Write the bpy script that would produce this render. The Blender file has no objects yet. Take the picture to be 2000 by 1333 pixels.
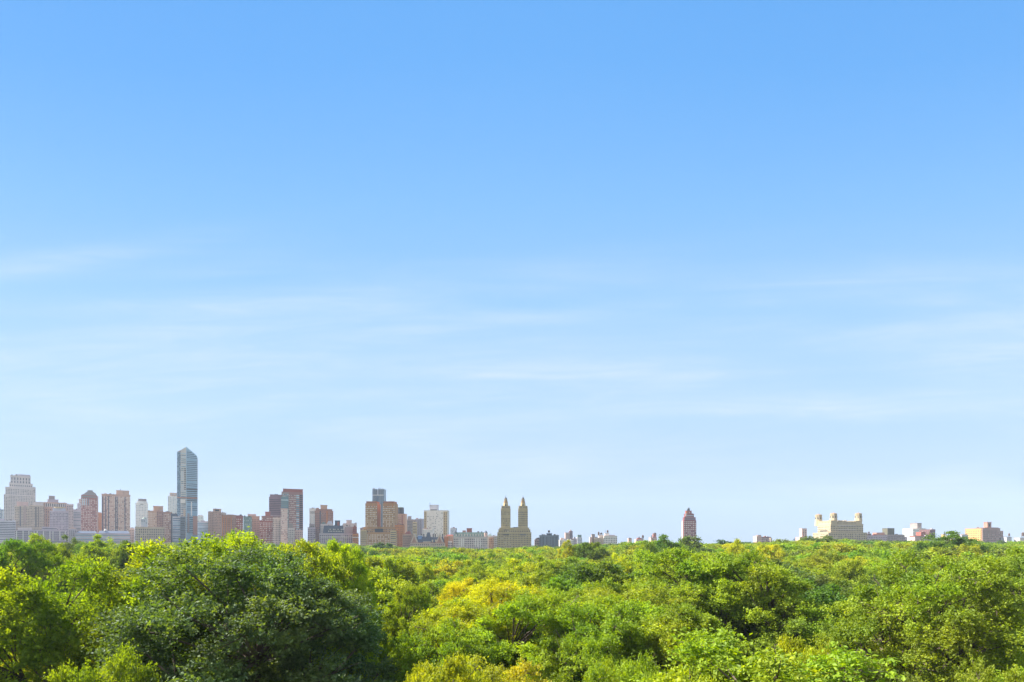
import bpy, math, random
import numpy as np
from mathutils import Vector
R = math.radians
sc = bpy.context.scene
col = sc.collection
F = 950.0; HZ = 1055.0; CAMH = 30.0      # lens in photo pixels, horizon row, eye height in metres

# sky constants
SKY_GRAD = [(0, 'b8cfee'), (3.3, 'bbd4f3'), (9.3, 'bedaf9'), (15, 'b6dafc'), (20.5, 'aed7fe'), (25.6, 'a2d2ff'), (30.3, '94caff'), (34.6, '88c4ff'), (38.5, '7dbdfe'), (45, '6cb3fb'), (60, '58a4f2')]
SKY_STR = 0.10
SKY_K = 1 / (.10 * 2 ** 1.65); SKY_MIX = .96
BANK = (4.0, 3.8, 3.5, 1)  # added cloud out of view, serves as fill light
CLOUD = (2.72, 2.98, 3.2, 1)
WISPS = [(120, 508, 260, 28, .28, .16), (480, 592, 330, 24, .34, .05), (1030, 722, 260, 26, .30, .0), (350, 700, 420, 60, .20, .05), (1560, 800, 260, 20, .30, .0),
         (1750, 560, 420, 70, .14, .0), (1150, 790, 500, 50, .15, 0), (1700, 690, 400, 40, .10, 0)]
TRC = (2.0, 1.8, .35)
SAMPLE_LOD = 1
HEROES = [
 # px, top row, distance, crown radius in photo px, colour, prototypes (None = by distance), label
 (495, 1047, 39, 282, 'dark green', 'G', 'huge dark green glossy leaved tree filling the left foreground'),
 (410, 1026, 51, 195, 'lime green', None, 'tall yellow green crown rising just behind the huge dark glossy tree'),
 (600, 1037, 54, 150, 'bright green', None, 'bright green crown behind the right shoulder of the huge dark glossy tree'),
 (690, 1050, 62, 75, 'lime green', None, 'small lime crown at the right end of the huge dark tree'),
 (285, 1056, 50, 85, 'lime green', None, 'sunlit yellow green crown on the left shoulder of the huge dark tree'),
 (110, 1074, 44, 165, 'bright green', None, 'broad sunlit bright green tree in the left foreground'),
 (15, 1042, 88, 80, 'mid green', None, 'mid green tree touching the left edge above the broad bright green tree'),
 (92, 1051, 120, 42, 'bright green', None, 'small bright crown in front of the pale buildings at far left'),
 (147, 1047, 240, 28, 'dark green', None, 'dark rounded tree below the red brick gabled tower'),
 (170, 1052, 235, 30, 'mid green', None, 'rounded tree just right of the dark rounded tree at left'),
 (48, 1046, 150, 44, 'lime green', None, 'small lime crown above the left edge tree'),
 (190, 1050, 165, 38, 'bright green', None, 'bright rounded crown covering the foot of the brown slab tower'),
 (238, 1052, 150, 40, 'mid green', None, 'mid green crown right below the long low blue grey hall'),
 (205, 1250, 30, 125, 'bright green', None, 'low bright green spray in front of the huge dark tree at bottom left'),
 (760, 1074, 108, 72, 'bright green', None, 'bright green crown right of the huge dark tree below the twin slab towers'),
 (885, 1126, 82, 62, 'golden yellow', None, 'large golden yellow tree in the centre left of the park'),
 (790, 1136, 70, 66, 'lime green', None, 'lime green crown on the left side of the large golden tree'),
 (838, 1097, 140, 30, 'yellow green', None, 'small yellowish tree just behind the large golden yellow one'),
 (937, 1082, 175, 47, 'mid green', None, 'round shaded green tree standing behind the golden yellow tree'),
 (1022, 1082, 165, 36, 'dark green', None, 'compact dark dome shaped tree below the spired twin towers'),
 (1000, 1150, 54, 150, 'lime green', None, 'lime green foreground tree in the bottom centre'),
 (1140, 1172, 48, 140, 'bright green', None, 'bright green foreground tree right of the bottom centre'),
 (890, 1192, 47, 125, 'lime green', None, 'lime green foreground tree below the golden yellow tree'),
 (835, 1268, 31, 125, 'lime green', None, 'low bright spray of leaves right of the huge dark tree at the bottom'),
 (1150, 1052, 235, 37, 'mid green', None, 'tall mid green crown below the white building with roof tanks'),
 (1108, 1057, 240, 24, 'yellow green', None, 'small yellow green crown left of the tall crown under the roof tanks'),
 (1195, 1086, 130, 36, 'golden yellow', None, 'small golden tree right of centre'),
 (1185, 1092, 96, 110, 'mid green', None, 'wide mid green tree behind the bottom centre trees'),
 (1300, 1047, 225, 58, 'mid green', None, 'wide mid green crown on the rise below the small rooftops'),
 (1352, 1049, 265, 34, 'dark green', None, 'dark crown at the foot of the lone stepped brick tower'),
 (1250, 1058, 205, 36, 'bright green', None, 'bright crown left of the wide crown on the rise'),
 (1365, 1067, 76, 145, 'lime green', None, 'large lime green tree below the lone stepped brick tower'),
 (1500, 1072, 68, 145, 'bright green', None, 'large bright green tree right of the lone brick tower'),
 (1440, 1056, 165, 42, 'yellow green', None, 'yellow green crown on the skyline left of the low pink building'),
 (1500, 1055, 190, 34, 'golden yellow', None, 'small golden crown below the low pink building on the horizon'),
 (1600, 1043, 330, 42, 'dark green', None, 'dark wide crown at the left foot of the sandstone castle like block'),
 (1300, 1176, 49, 135, 'bright green', None, 'bright green foreground tree with bare twigs right of centre'),
 (1235, 1258, 32, 125, 'lime green', None, 'low lime green crown along the bottom edge right of centre'),
 (1420, 1252, 33, 115, 'bright green', None, 'low crown at the bottom left of the dark hollow between trees'),
 (1565, 1246, 31, 110, 'yellow green', None, 'small bright crown standing in front of the dark hollow at lower right'),
 (1720, 1062, 300, 48, 'olive green', None, 'wide pale crown on the horizon below the low mauve building'),
 (1420, 1053, 360, 40, 'blue green', None, 'blue green crown right of the lone brick tower on the skyline'),
 (1060, 1064, 520, 34, 'dark green', None, 'dark low crown at the right foot of the spired twin towers'),
 (740, 1060, 420, 30, 'blue green', None, 'blue green crown at the foot of the brown twin slab towers'),
 (1655, 1082, 122, 44, 'yellow green', None, 'yellowish tree between the two large trees at right'),
 (1795, 1068, 51, 165, 'lime green', None, 'largest lime green tree in the right foreground'),
 (1860, 1042, 205, 62, 'mid green', None, 'dense dark topped tree standing on the skyline left of the orange block'),
 (1985, 1066, 63, 125, 'bright green', None, 'bright green tree touching the right edge'),
 (1700, 1290, 29, 130, 'olive green', None, 'low olive tree at the bottom under the largest right tree'),
 (1905, 1275, 30, 125, 'bright green', None, 'low bright tree at the bottom right corner'),
]
CLEARINGS = [(34, 53, 7), (19, 50, 5), (23.5, 39, 6.5), (27, 46, 5.5), (-2.5, 30, 3)]

# ------------------------------------------------------------------ camera
cam_d = bpy.data.cameras.new("camera"); cam = bpy.data.objects.new("camera", cam_d); col.objects.link(cam)
cam_d.sensor_width = 36.0; cam_d.lens = F / 2000 * 36.0
cam_d.shift_y = (HZ - 666.5) / 2000
cam_d.clip_start = 0.5; cam_d.clip_end = 9000
cam.location = (0, 0, CAMH); cam.rotation_euler = (R(90), 0, 0)
sc.camera = cam

# ------------------------------------------------------------------ sun and sky
SUN_EL = 43.0; SUN_AZ = -75.0            # azimuth from the view direction, negative = left
sd = Vector((math.sin(R(SUN_AZ)) * math.cos(R(SUN_EL)), math.cos(R(SUN_AZ)) * math.cos(R(SUN_EL)), math.sin(R(SUN_EL))))
sun_d = bpy.data.lights.new("sun", 'SUN'); sun = bpy.data.objects.new("sun", sun_d); col.objects.link(sun)
sun_d.energy = 5.0; sun_d.angle = R(0.53); sun_d.color = (1.0, 0.93, 0.80)
sun.rotation_euler = sd.to_track_quat('Z', 'Y').to_euler(); sun.location = (-300, -50, 400)
sc.view_settings.view_transform = 'Standard'; sc.view_settings.look = 'None'
sc.view_settings.exposure = 1.65; sc.view_settings.gamma = 1.0
sc.cycles.max_bounces = 6; sc.cycles.diffuse_bounces = 3; sc.cycles.transmission_bounces = 4
sc.cycles.glossy_bounces = 2; sc.cycles.volume_bounces = 0; sc.cycles.caustics_reflective = False; sc.cycles.caustics_refractive = False
try:
    sc.cycles.volume_step_rate = 4
except Exception: pass

class NT:
    def __init__(s, tree): s.t = tree; s.n = tree.nodes; s.l = tree.links
    def new(s, kind, **kw):
        nd = s.n.new(kind)
        for k, v in kw.items(): setattr(nd, k, v)
        return nd
    def link(s, a, b): s.l.new(a, b)
    def put(s, sock, v):
        if isinstance(v, bpy.types.NodeSocket): s.l.new(v, sock)
        else: sock.default_value = v
    def math(s, op, a, b=0.0, c=None, clamp=False):
        nd = s.new('ShaderNodeMath', operation=op); nd.use_clamp = clamp
        s.put(nd.inputs[0], a); s.put(nd.inputs[1], b)
        if c is not None: s.put(nd.inputs[2], c)
        return nd.outputs[0]
    def mix(s, f, a, b, mode='MIX'):
        nd = s.new('ShaderNodeMix', data_type='RGBA', blend_type=mode)
        s.put(nd.inputs[0], f); s.put(nd.inputs[6], a); s.put(nd.inputs[7], b)
        return nd.outputs[2]
    def ramp(s, f, stops):
        nd = s.new('ShaderNodeValToRGB'); s.put(nd.inputs[0], f)
        e = nd.color_ramp.elements
        while len(e) < len(stops): e.new(0.5)
        for k, (p, c) in enumerate(stops): e[k].position = p; e[k].color = c
        return nd.outputs[0]
    def smooth(s, x, a, b):
        nd = s.new('ShaderNodeMapRange', interpolation_type='SMOOTHSTEP')
        s.put(nd.inputs[0], x); nd.inputs[1].default_value = a; nd.inputs[2].default_value = b
        return nd.outputs[0]

def lin(h):
    h = h.lstrip('#'); v = [int(h[i:i+2], 16) / 255 for i in (0, 2, 4)]
    return tuple([(c / 12.92 if c <= .04045 else ((c + .055) / 1.055) ** 2.4) for c in v] + [1.0])

world = bpy.data.worlds.new("World"); sc.world = world; world.use_nodes = True
w = NT(world.node_tree); w.n.clear()
sky = w.new('ShaderNodeTexSky', sky_type='NISHITA'); sky.sun_disc = False
sky.sun_elevation = R(SUN_EL); sky.sun_rotation = R(SUN_AZ); sky.altitude = 40
sky.air_density = 1.0; sky.dust_density = 0.3; sky.ozone_density = 2.0
tc = w.new('ShaderNodeTexCoord'); sep = w.new('ShaderNodeSeparateXYZ'); w.link(tc.outputs['Generated'], sep.inputs[0])
X, Y, Z = sep.outputs
az = w.math('ARCTAN2', X, Y)             # 0 along +Y, positive to the right
el = w.math('ARCSINE', Z)
# the sky of the photograph is a saturated azure overhead, paling evenly to the skyline
az2 = w.math('MINIMUM', w.math('MULTIPLY', az, az), .8)
eg = w.math('MULTIPLY', el, w.math('ADD', 1.0, w.math('MULTIPLY', az2, .44)))
grad = w.ramp(w.math('DIVIDE', eg, 1.2, clamp=True), [(R(d) / 1.2, lin(c)) for d, c in SKY_GRAD])
grad = w.mix(1.0, grad, (SKY_K, SKY_K, SKY_K, 1), 'MULTIPLY')
skyc = w.mix(SKY_MIX, sky.outputs[0], grad)
# thin cirrus: veils and streaks, as bands in azimuth and elevation
yy = w.math('MAXIMUM', Y, .25); U = w.math('DIVIDE', X, yy); V = w.math('DIVIDE', Z, yy)   # streaks of a high layer running left to right
cv = w.new('ShaderNodeCombineXYZ')
w.put(cv.inputs[0], w.math('MULTIPLY', U, 1.0)); w.put(cv.inputs[1], w.math('ADD', w.math('MULTIPLY', V, 6.5), w.math('MULTIPLY', U, -.2)))
n1 = w.new('ShaderNodeTexNoise'); n1.inputs['Scale'].default_value = 1.3; n1.inputs['Detail'].default_value = 5; n1.inputs['Roughness'].default_value = .5; n1.inputs['Distortion'].default_value = .3
w.link(cv.outputs[0], n1.inputs['Vector'])
cv2 = w.new('ShaderNodeCombineXYZ')
w.put(cv2.inputs[0], w.math('MULTIPLY', U, 1.7)); w.put(cv2.inputs[1], w.math('ADD', w.math('MULTIPLY', V, 17.0), w.math('MULTIPLY', U, -.5))); cv2.inputs[2].default_value = 4.0
n2 = w.new('ShaderNodeTexNoise'); n2.inputs['Scale'].default_value = 1.5; n2.inputs['Detail'].default_value = 8; n2.inputs['Roughness'].default_value = .6; n2.inputs['Distortion'].default_value = .8
w.link(cv2.outputs[0], n2.inputs['Vector'])
veil = w.math('MULTIPLY', w.smooth(n1.outputs[0], .35, .70), w.math('SUBTRACT', 1.0, w.smooth(V, .42, .68)))
cl = w.math('MULTIPLY', veil, w.math('ADD', .17, w.math('MULTIPLY', w.smooth(n2.outputs[0], .36, .70), .22)))
def wisp(px, py, sx, sy, amp, slope=0.0):
    global cl
    da = w.math('SUBTRACT', U, (px - 1000) / F); sx = sx * 1.1 / F; sy = sy * .85 / F; amp *= .65
    de = w.math('SUBTRACT', w.math('SUBTRACT', V, (HZ - py) / F), w.math('MULTIPLY', da, slope))
    wob = w.math('MULTIPLY', w.math('SUBTRACT', n1.outputs[0], .5), sy * 1.6)
    de = w.math('ADD', de, wob)
    q = w.math('ADD', w.math('POWER', w.math('ABSOLUTE', w.math('DIVIDE', da, sx)), 2.0), w.math('POWER', w.math('ABSOLUTE', w.math('DIVIDE', de, sy)), 2.0))
    g = w.math('EXPONENT', w.math('MULTIPLY', q, -1.0))
    g = w.math('MULTIPLY', g, w.math('MULTIPLY', w.math('ADD', .45, w.smooth(n2.outputs[0], .3, .7)), amp))
    cl = w.math('ADD', cl, g)
for a in WISPS: wisp(*a)
cl = w.math('MULTIPLY', w.math('MINIMUM', cl, .8), w.smooth(Y, .1, .4))
skyc = w.mix(cl, skyc, CLOUD)
# a bank of bright cloud, added unseen behind the viewer to brighten the fronts
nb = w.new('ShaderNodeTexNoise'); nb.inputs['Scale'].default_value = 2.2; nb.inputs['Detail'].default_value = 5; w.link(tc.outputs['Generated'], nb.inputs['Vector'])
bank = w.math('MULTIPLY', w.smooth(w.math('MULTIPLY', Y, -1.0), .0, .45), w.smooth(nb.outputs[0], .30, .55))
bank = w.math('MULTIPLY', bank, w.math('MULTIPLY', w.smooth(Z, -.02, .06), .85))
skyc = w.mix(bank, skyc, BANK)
bg = w.new('ShaderNodeBackground'); w.put(bg.inputs[0], skyc); bg.inputs[1].default_value = SKY_STR
wo = w.new('ShaderNodeOutputWorld'); w.link(bg.outputs[0], wo.inputs[0])

# ------------------------------------------------------------------ object helpers
def tag(o, label=None, cat=None, group=None, kind=None):
    if label: o['label'] = label
    if cat: o['category'] = cat
    if group: o['group'] = group
    if kind: o['kind'] = kind
    return o
def empty(name, loc):
    o = bpy.data.objects.new(name, None); col.objects.link(o); o.location = loc; o.empty_display_size = 2
    return o
def np_mesh(name, verts, faces, k, mat=None, smooth=False):
    """verts (n,3), faces (m,k) of equal size"""
    me = bpy.data.meshes.new(name)
    verts = np.asarray(verts, np.float32); faces = np.asarray(faces, np.int32)
    me.vertices.add(len(verts)); me.vertices.foreach_set('co', verts.ravel())
    me.loops.add(faces.size); me.loops.foreach_set('vertex_index', faces.ravel())
    me.polygons.add(len(faces)); me.polygons.foreach_set('loop_start', np.arange(0, faces.size, k, dtype=np.int32))
    me.polygons.foreach_set('use_smooth', np.full(len(faces), smooth, dtype=bool))
    me.update(calc_edges=True)
    if mat: me.materials.append(mat)
    return me

class MB:
    def __init__(s): s.v = []; s.f = []
    def add(s, v, f):
        b = len(s.v); s.v += list(v); s.f += [tuple(b + i for i in q) for q in f]
    def box(s, x0, x1, y0, y1, z0, z1):
        s.add([(x0,y0,z0),(x1,y0,z0),(x1,y1,z0),(x0,y1,z0),(x0,y0,z1),(x1,y0,z1),(x1,y1,z1),(x0,y1,z1)],
              [(0,3,2,1),(4,5,6,7),(0,1,5,4),(1,2,6,5),(2,3,7,6),(3,0,4,7)])
    def frustum(s, cx, cy, z0, z1, r0, r1, n=16, ph=0.0):
        r1 = max(r1, 0.02)
        a = [ph + 2 * math.pi * i / n for i in range(n)]
        v = [(cx + r0*math.cos(t), cy + r0*math.sin(t), z0) for t in a] + [(cx + r1*math.cos(t), cy + r1*math.sin(t), z1) for t in a]
        f = [(i, (i+1) % n, n + (i+1) % n, n + i) for i in range(n)] + [tuple(range(n-1, -1, -1)), tuple(range(n, 2*n))]
        s.add(v, f)
    def hip(s, x0, x1, y0, y1, z0, z1, ix, iy):
        """truncated hipped roof, top inset by ix, iy"""
        s.add([(x0,y0,z0),(x1,y0,z0),(x1,y1,z0),(x0,y1,z0),(x0+ix,y0+iy,z1),(x1-ix,y0+iy,z1),(x1-ix,y1-iy,z1),(x0+ix,y1-iy,z1)],
              [(0,3,2,1),(4,5,6,7),(0,1,5,4),(1,2,6,5),(2,3,7,6),(3,0,4,7)])
    def prism(s, poly, y0, y1):
        """poly of (x, z), counterclockwise seen from -y, pushed back from y0 to y1"""
        n = len(poly)
        s.add([(x, y0, z) for x, z in poly] + [(x, y1, z) for x, z in poly],
              [tuple(range(n)), tuple(range(2*n-1, n-1, -1))] + [(i, n + i, n + (i+1) % n, (i+1) % n) for i in range(n)])
    def mesh(s, name, mat):
        me = bpy.data.meshes.new(name); me.from_pydata(s.v, [], s.f); me.update()
        if mat: me.materials.append(mat)
        return me
def link_obj(name, me, parent=None, loc=(0,0,0)):
    o = bpy.data.objects.new(name, me); col.objects.link(o); o.location = loc
    if parent: o.parent = parent
    return o

# ------------------------------------------------------------------ materials
MATS = {}
def wall_mat(name, hexcol, rough=.85, var=.16, metal=0.0, scale=.12, band=0.0):
    if name in MATS: return MATS[name]
    m = bpy.data.materials.new(name); m.use_nodes = True; t = NT(m.node_tree); b = t.n['Principled BSDF']
    g = t.new('ShaderNodeTexCoord')
    mp = t.new('ShaderNodeMapping'); mp.inputs['Scale'].default_value = (1, 1, .35); t.link(g.outputs['Object'], mp.inputs[0])
    n = t.new('ShaderNodeTexNoise'); n.inputs['Scale'].default_value = scale; n.inputs['Detail'].default_value = 8; n.inputs['Roughness'].default_value = .65
    t.link(mp.outputs[0], n.inputs['Vector'])
    n2 = t.new('ShaderNodeTexNoise'); n2.inputs['Scale'].default_value = 1.7; n2.inputs['Detail'].default_value = 4; t.link(g.outputs['Object'], n2.inputs['Vector'])
    c = lin(hexcol)
    f = t.math('ADD', t.math('MULTIPLY', t.math('SUBTRACT', n.outputs[0], .5), var * 4.2), t.math('MULTIPLY', t.math('SUBTRACT', n2.outputs[0], .5), var * 1.6))
    f = t.math('ADD', f, 1.0)
    if band:                                         # string courses / floor joints as stone lines
        sp = t.new('ShaderNodeSeparateXYZ'); t.link(g.outputs['Object'], sp.inputs[0])
        fr = t.math('FRACT', t.math('DIVIDE', sp.outputs[2], band))
        f = t.math('MULTIPLY', f, t.math('SUBTRACT', 1.0, t.math('MULTIPLY', t.math('LESS_THAN', fr, .16), .12)))
    cc = t.mix(1.0, c, f, 'MULTIPLY')
    t.link(cc, b.inputs['Base Color']); b.inputs['Roughness'].default_value = rough; b.inputs['Metallic'].default_value = metal
    b.inputs['Specular IOR Level'].default_value = .3
    MATS[name] = m; return m
def glass_mat(name, dark, pale, share=.3, rough=.3, spec=.3):
    """window panes: most show dark rooms and mirror the sky, a share have pale blinds drawn"""
    if name in MATS: return MATS[name]
    m = bpy.data.materials.new(name); m.use_nodes = True; t = NT(m.node_tree); b = t.n['Principled BSDF']
    g = t.new('ShaderNodeNewGeometry'); oi = t.new('ShaderNodeObjectInfo')
    r = t.math('FRACT', t.math('ADD', t.math('MULTIPLY', g.outputs['Random Per Island'], 7.13), t.math('MULTIPLY', oi.outputs['Random'], 3.7)))
    blind = t.math('LESS_THAN', r, share)
    r2 = t.math('FRACT', t.math('MULTIPLY', r, 17.3))
    dk = t.mix(r2, lin(dark), tuple(min(1, c * 1.6) for c in lin(dark)[:3]) + (1,))
    cc = t.mix(blind, dk, lin(pale))
    t.link(cc, b.inputs['Base Color']); t.put(b.inputs['Roughness'], t.math('ADD', t.math('MULTIPLY', blind, .5), rough))
    b.inputs['Specular IOR Level'].default_value = spec
    MATS[name] = m; return m

# ------------------------------------------------------------------ leaves
def leaf_mat(name, color=None, glossy=.02, trans=.42):
    m = bpy.data.materials.new(name); m.use_nodes = True; t = NT(m.node_tree); t.n.clear()
    oi = t.new('ShaderNodeObjectInfo'); at = t.new('ShaderNodeAttribute'); at.attribute_name = 'lv'
    base = oi.outputs['Color'] if color is None else color
    lv = at.outputs['Fac']
    ge = t.new('ShaderNodeNewGeometry')
    nz = t.new('ShaderNodeTexNoise'); nz.inputs['Scale'].default_value = .35; nz.inputs['Detail'].default_value = 3; t.link(ge.outputs['Position'], nz.inputs['Vector'])
    hs = t.new('ShaderNodeHueSaturation')
    hue = t.math('ADD', .5, t.math('MULTIPLY', t.math('SUBTRACT', lv, .5), -.030))
    hue = t.math('ADD', hue, t.math('MULTIPLY', t.math('SUBTRACT', nz.outputs[0], .5), -.03))
    if color is not None: hue = t.math('ADD', hue, t.math('MULTIPLY', t.math('SUBTRACT', oi.outputs['Random'], .5), .06))
    n3 = t.new('ShaderNodeTexNoise'); n3.inputs['Scale'].default_value = .11; n3.inputs['Detail'].default_value = 2; t.link(ge.outputs['Position'], n3.inputs['Vector'])
    hue = t.math('ADD', hue, t.math('MULTIPLY', t.math('SUBTRACT', n3.outputs[0], .5), -.10))
    t.put(hs.inputs['Hue'], hue)
    val = t.math('ADD', .42, t.math('MULTIPLY', lv, 1.16))  # leaf tone varies at random; spread widened to suggest lit and shaded clumps
    val = t.math('MULTIPLY', val, t.math('ADD', .6, t.math('MULTIPLY', nz.outputs[0], .8)))
    t.put(hs.inputs['Value'], val); t.put(hs.inputs['Color'], base); hs.inputs['Saturation'].default_value = 1.0
    c = hs.outputs[0]
    df = t.new('ShaderNodeBsdfDiffuse'); t.put(df.inputs[0], c)
    tr = t.new('ShaderNodeBsdfTranslucent'); t.put(tr.inputs[0], t.mix(1.0, c, (TRC[0], TRC[1], TRC[2], 1), 'MULTIPLY'))
    gl = t.new('ShaderNodeBsdfGlossy'); gl.inputs['Roughness'].default_value = .62; gl.inputs[0].default_value = (.9, .95, 1, 1)
    ms = t.new('ShaderNodeMixShader'); ms.inputs[0].default_value = trans; t.link(df.outputs[0], ms.inputs[1]); t.link(tr.outputs[0], ms.inputs[2])
    fr = t.new('ShaderNodeFresnel'); fr.inputs[0].default_value = 1.40
    m2 = t.new('ShaderNodeMixShader'); m2.inputs[0].default_value = glossy; t.link(ms.outputs[0], m2.inputs[1]); t.link(gl.outputs[0], m2.inputs[2])
    o = t.new('ShaderNodeOutputMaterial'); t.link(m2.outputs[0], o.inputs[0])
    return m
LEAF = leaf_mat('leaves')
LEAF_GLOSSY = leaf_mat('glossy_leaves', glossy=.035, trans=.38)
bark = bpy.data.materials.new('bark'); bark.use_nodes = True; _t = NT(bark.node_tree)
_n = _t.new('ShaderNodeTexNoise'); _n.inputs['Scale'].default_value = 6; _n.inputs['Detail'].default_value = 6
_t.link(_t.ramp(_n.outputs[0], [(.3, lin('2e241c')), (.7, lin('6d6054'))]), _t.n['Principled BSDF'].inputs['Base Color']); _t.n['Principled BSDF'].inputs['Roughness'].default_value = .9

def unit(a): return a / np.maximum(np.linalg.norm(a, axis=-1, keepdims=True), 1e-6)

def make_tree_meshes(name, seed, rad, height, n_clump, twigs, per_twig, leaf, clump_r, mat, cbase=.28, twig_wood=0, ball=.66, bare=0):
    """crown and trunk meshes, base of trunk at the origin. rad: crown radius, cbase: crown's foot as share of height"""
    g = np.random.default_rng(seed)
    z0 = height * cbase; zc = z0 + (height - z0) * .45
    rz_up = height - zc - clump_r * .6; rz_dn = zc - z0
    # clump centres: on an uneven envelope, more above than below
    cs = []
    lob = [(g.uniform(0, 2*np.pi), g.uniform(.3, 1.0), g.uniform(.10, .28)) for _ in range(6)]
    tries = 0
    while len(cs) < n_clump and tries < 20000:
        tries += 1
        d = g.normal(size=3); d /= np.linalg.norm(d)
        if d[2] < -.35 and g.random() < .6: continue
        a = math.atan2(d[1], d[0]); e = 1.0
        for la, lz, am in lob:
            e += am * math.cos(a - la) * math.cos(2.2 * (d[2] - lz * .7)) * .8
        rr = (g.random() ** .33) if g.random() < .35 else g.uniform(.82, 1.0)
        hr = max(rad - clump_r * .7, .5)
        p = np.array([d[0] * hr, d[1] * hr, d[2] * (rz_up if d[2] > 0 else rz_dn)]) * rr * min(e, 1.22) * (1 if d[2] < .85 else g.uniform(.85, 1.0))
        md = clump_r * ball * 1.3
        if any((p[0]-q[0])**2 + (p[1]-q[1])**2 + 1.7*(p[2]-q[2])**2 < md*md for q in cs) and tries < 12000: continue
        cs.append(p)
    cs = np.array(cs); n = len(cs)
    cr = clump_r * g.uniform(.7, 1.25, n)
    lead = (g.random(n) < .14) & (cs[:, 2] > -1); gf = g.uniform(1.03, 1.12, n)     # leading shoots break the outline
    cs[lead] *= gf[lead][:, None]; cr[lead] *= .8
    cs[:, 2] += zc
    # twigs
    T = n * twigs
    ci = np.repeat(np.arange(n), twigs)
    d = unit(g.normal(size=(T, 3)) + np.array([0, 0, .35]))
    out = unit(cs[ci] - np.array([0, 0, zc - 1.5]))
    d = unit(d + out * .35)
    ln = cr[ci] * g.uniform(.6, 1.15, T) * np.where(g.random(T) < .06, 1.3, 1.0)
    base = cs[ci] + d * (ln * .15)[:, None]
    tipdir = unit(d + g.normal(size=(T, 3)) * .25 + np.array([0, 0, .15]))
    flat = np.array([1, 1, .60])
    # leaves along the twigs
    L = T * per_twig
    ti = np.repeat(np.arange(T), per_twig)
    s = g.uniform(.15, 1.0, L) ** .7
    bend = (s ** 2)[:, None] * (tipdir[ti] - d[ti]) * ln[ti][:, None] * .6
    p = base[ti] + (d[ti] * (s * ln[ti] * .88)[:, None] + bend) * flat + g.normal(size=(L, 3)) * leaf * .75
    nrm = unit(g.normal(size=(L, 3)) * .9 + out[ci][ti] * .40 + np.array([0, 0, .62]))
    ax = unit(np.cross(nrm, unit(d[ti] * .6 + g.normal(size=(L, 3)))))
    ay = np.cross(nrm, ax)
    sz = leaf * g.uniform(.6, 1.3, L)[:, None]
    # a leaf: pointed rhombus slightly folded
    v = np.empty((L, 4, 3), np.float32)
    v[:, 0] = p - ay * sz * .62
    v[:, 1] = p + ax * sz * .38 - ay * sz * .05 + nrm * sz * .10
    v[:, 2] = p + ay * sz * .70 - nrm * sz * .06
    v[:, 3] = p - ax * sz * .38 - ay * sz * .05 + nrm * sz * .10
    me = np_mesh(name + '_crown', v.reshape(-1, 3), np.arange(L * 4).reshape(-1, 4), 4, mat)
    at = me.attributes.new('lv', 'FLOAT', 'FACE')
    tv = g.random(T); cvv = g.random(n)
    at.data.foreach_set('value', (g.random(L) * .30 + tv[ti] * .42 + cvv[ci][ti] * .28).astype(np.float32))
    # wood: trunk and limbs bent towards the clumps
    mb = MB()
    def limb(pts, r0, r1, k):
        pts = [Vector(q) for q in pts]; m = len(pts); vs = []
        for i, q in enumerate(pts):
            t_ = (pts[min(i+1, m-1)] - pts[max(i-1, 0)]).normalized()
            a = t_.cross(Vector((0, 1, .01)) if abs(t_.z) > .9 else Vector((0, 0, 1))).normalized(); b = t_.cross(a)
            r = r0 + (r1 - r0) * (i / (m - 1)) ** .8
            vs += [tuple(q + a * (r * math.cos(2*math.pi*j/k)) + b * (r * math.sin(2*math.pi*j/k))) for j in range(k)]
        fs = [(i*k + j, i*k + (j+1) % k, (i+1)*k + (j+1) % k, (i+1)*k + j) for i in range(m-1) for j in range(k)]
        fs += [tuple(range(k-1, -1, -1)), tuple(range((m-1)*k, m*k))]
        mb.add(vs, fs)
    tr = rad * .055 + .12
    zf = z0 * g.uniform(.8, 1.0)
    lean = np.array([g.uniform(-.5, .5), g.uniform(-.5, .5), 0])
    fork = np.array([0, 0, zf]) + lean
    limb([(0, 0, -.6), tuple(lean * .3 + np.array([0, 0, zf * .5])), tuple(fork)], tr * 1.25, tr, 9)
    nl = 6
    ang = g.uniform(0, 2*np.pi) + np.arange(nl) * 2*np.pi/nl
    mains = []
    for a in ang:
        rr = rad * g.uniform(.3, .55); e = np.array([math.cos(a) * rr, math.sin(a) * rr, zc + g.uniform(-2.0, .6)])
        mid = fork * .5 + e * .5 + np.array([0, 0, -.8])
        limb([tuple(fork - np.array([0, 0, .3])), tuple(mid), tuple(e)], tr * .62, tr * .32, 6); mains.append(e); mains.append(mid)
    top = np.array([lean[0], lean[1], zc + rz_up * .30]); limb([tuple(fork - np.array([0,0,.3])), tuple((fork+top)/2 + g.normal(size=3)*.3), tuple(top)], tr*.7, tr*.25, 6); mains.append(top)
    mains = np.array(mains)
    for c in cs:
        j = np.argmin(np.linalg.norm(mains - c, axis=1) + (mains[:, 2] > c[2] + .5) * 3)
        a = mains[j]; mid = (a + c) / 2 + g.normal(size=3) * .35
        limb([tuple(a), tuple(mid), tuple(c)], tr * .2, tr * .07, 4)
    if twig_wood:
        for k in g.choice(T, min(T, twig_wood), replace=False):
            a = cs[ci[k]]; e = base[k] + d[k] * ln[k] * .9 * flat
            limb([tuple(a), tuple(e)], .035, .014, 3)
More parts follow.
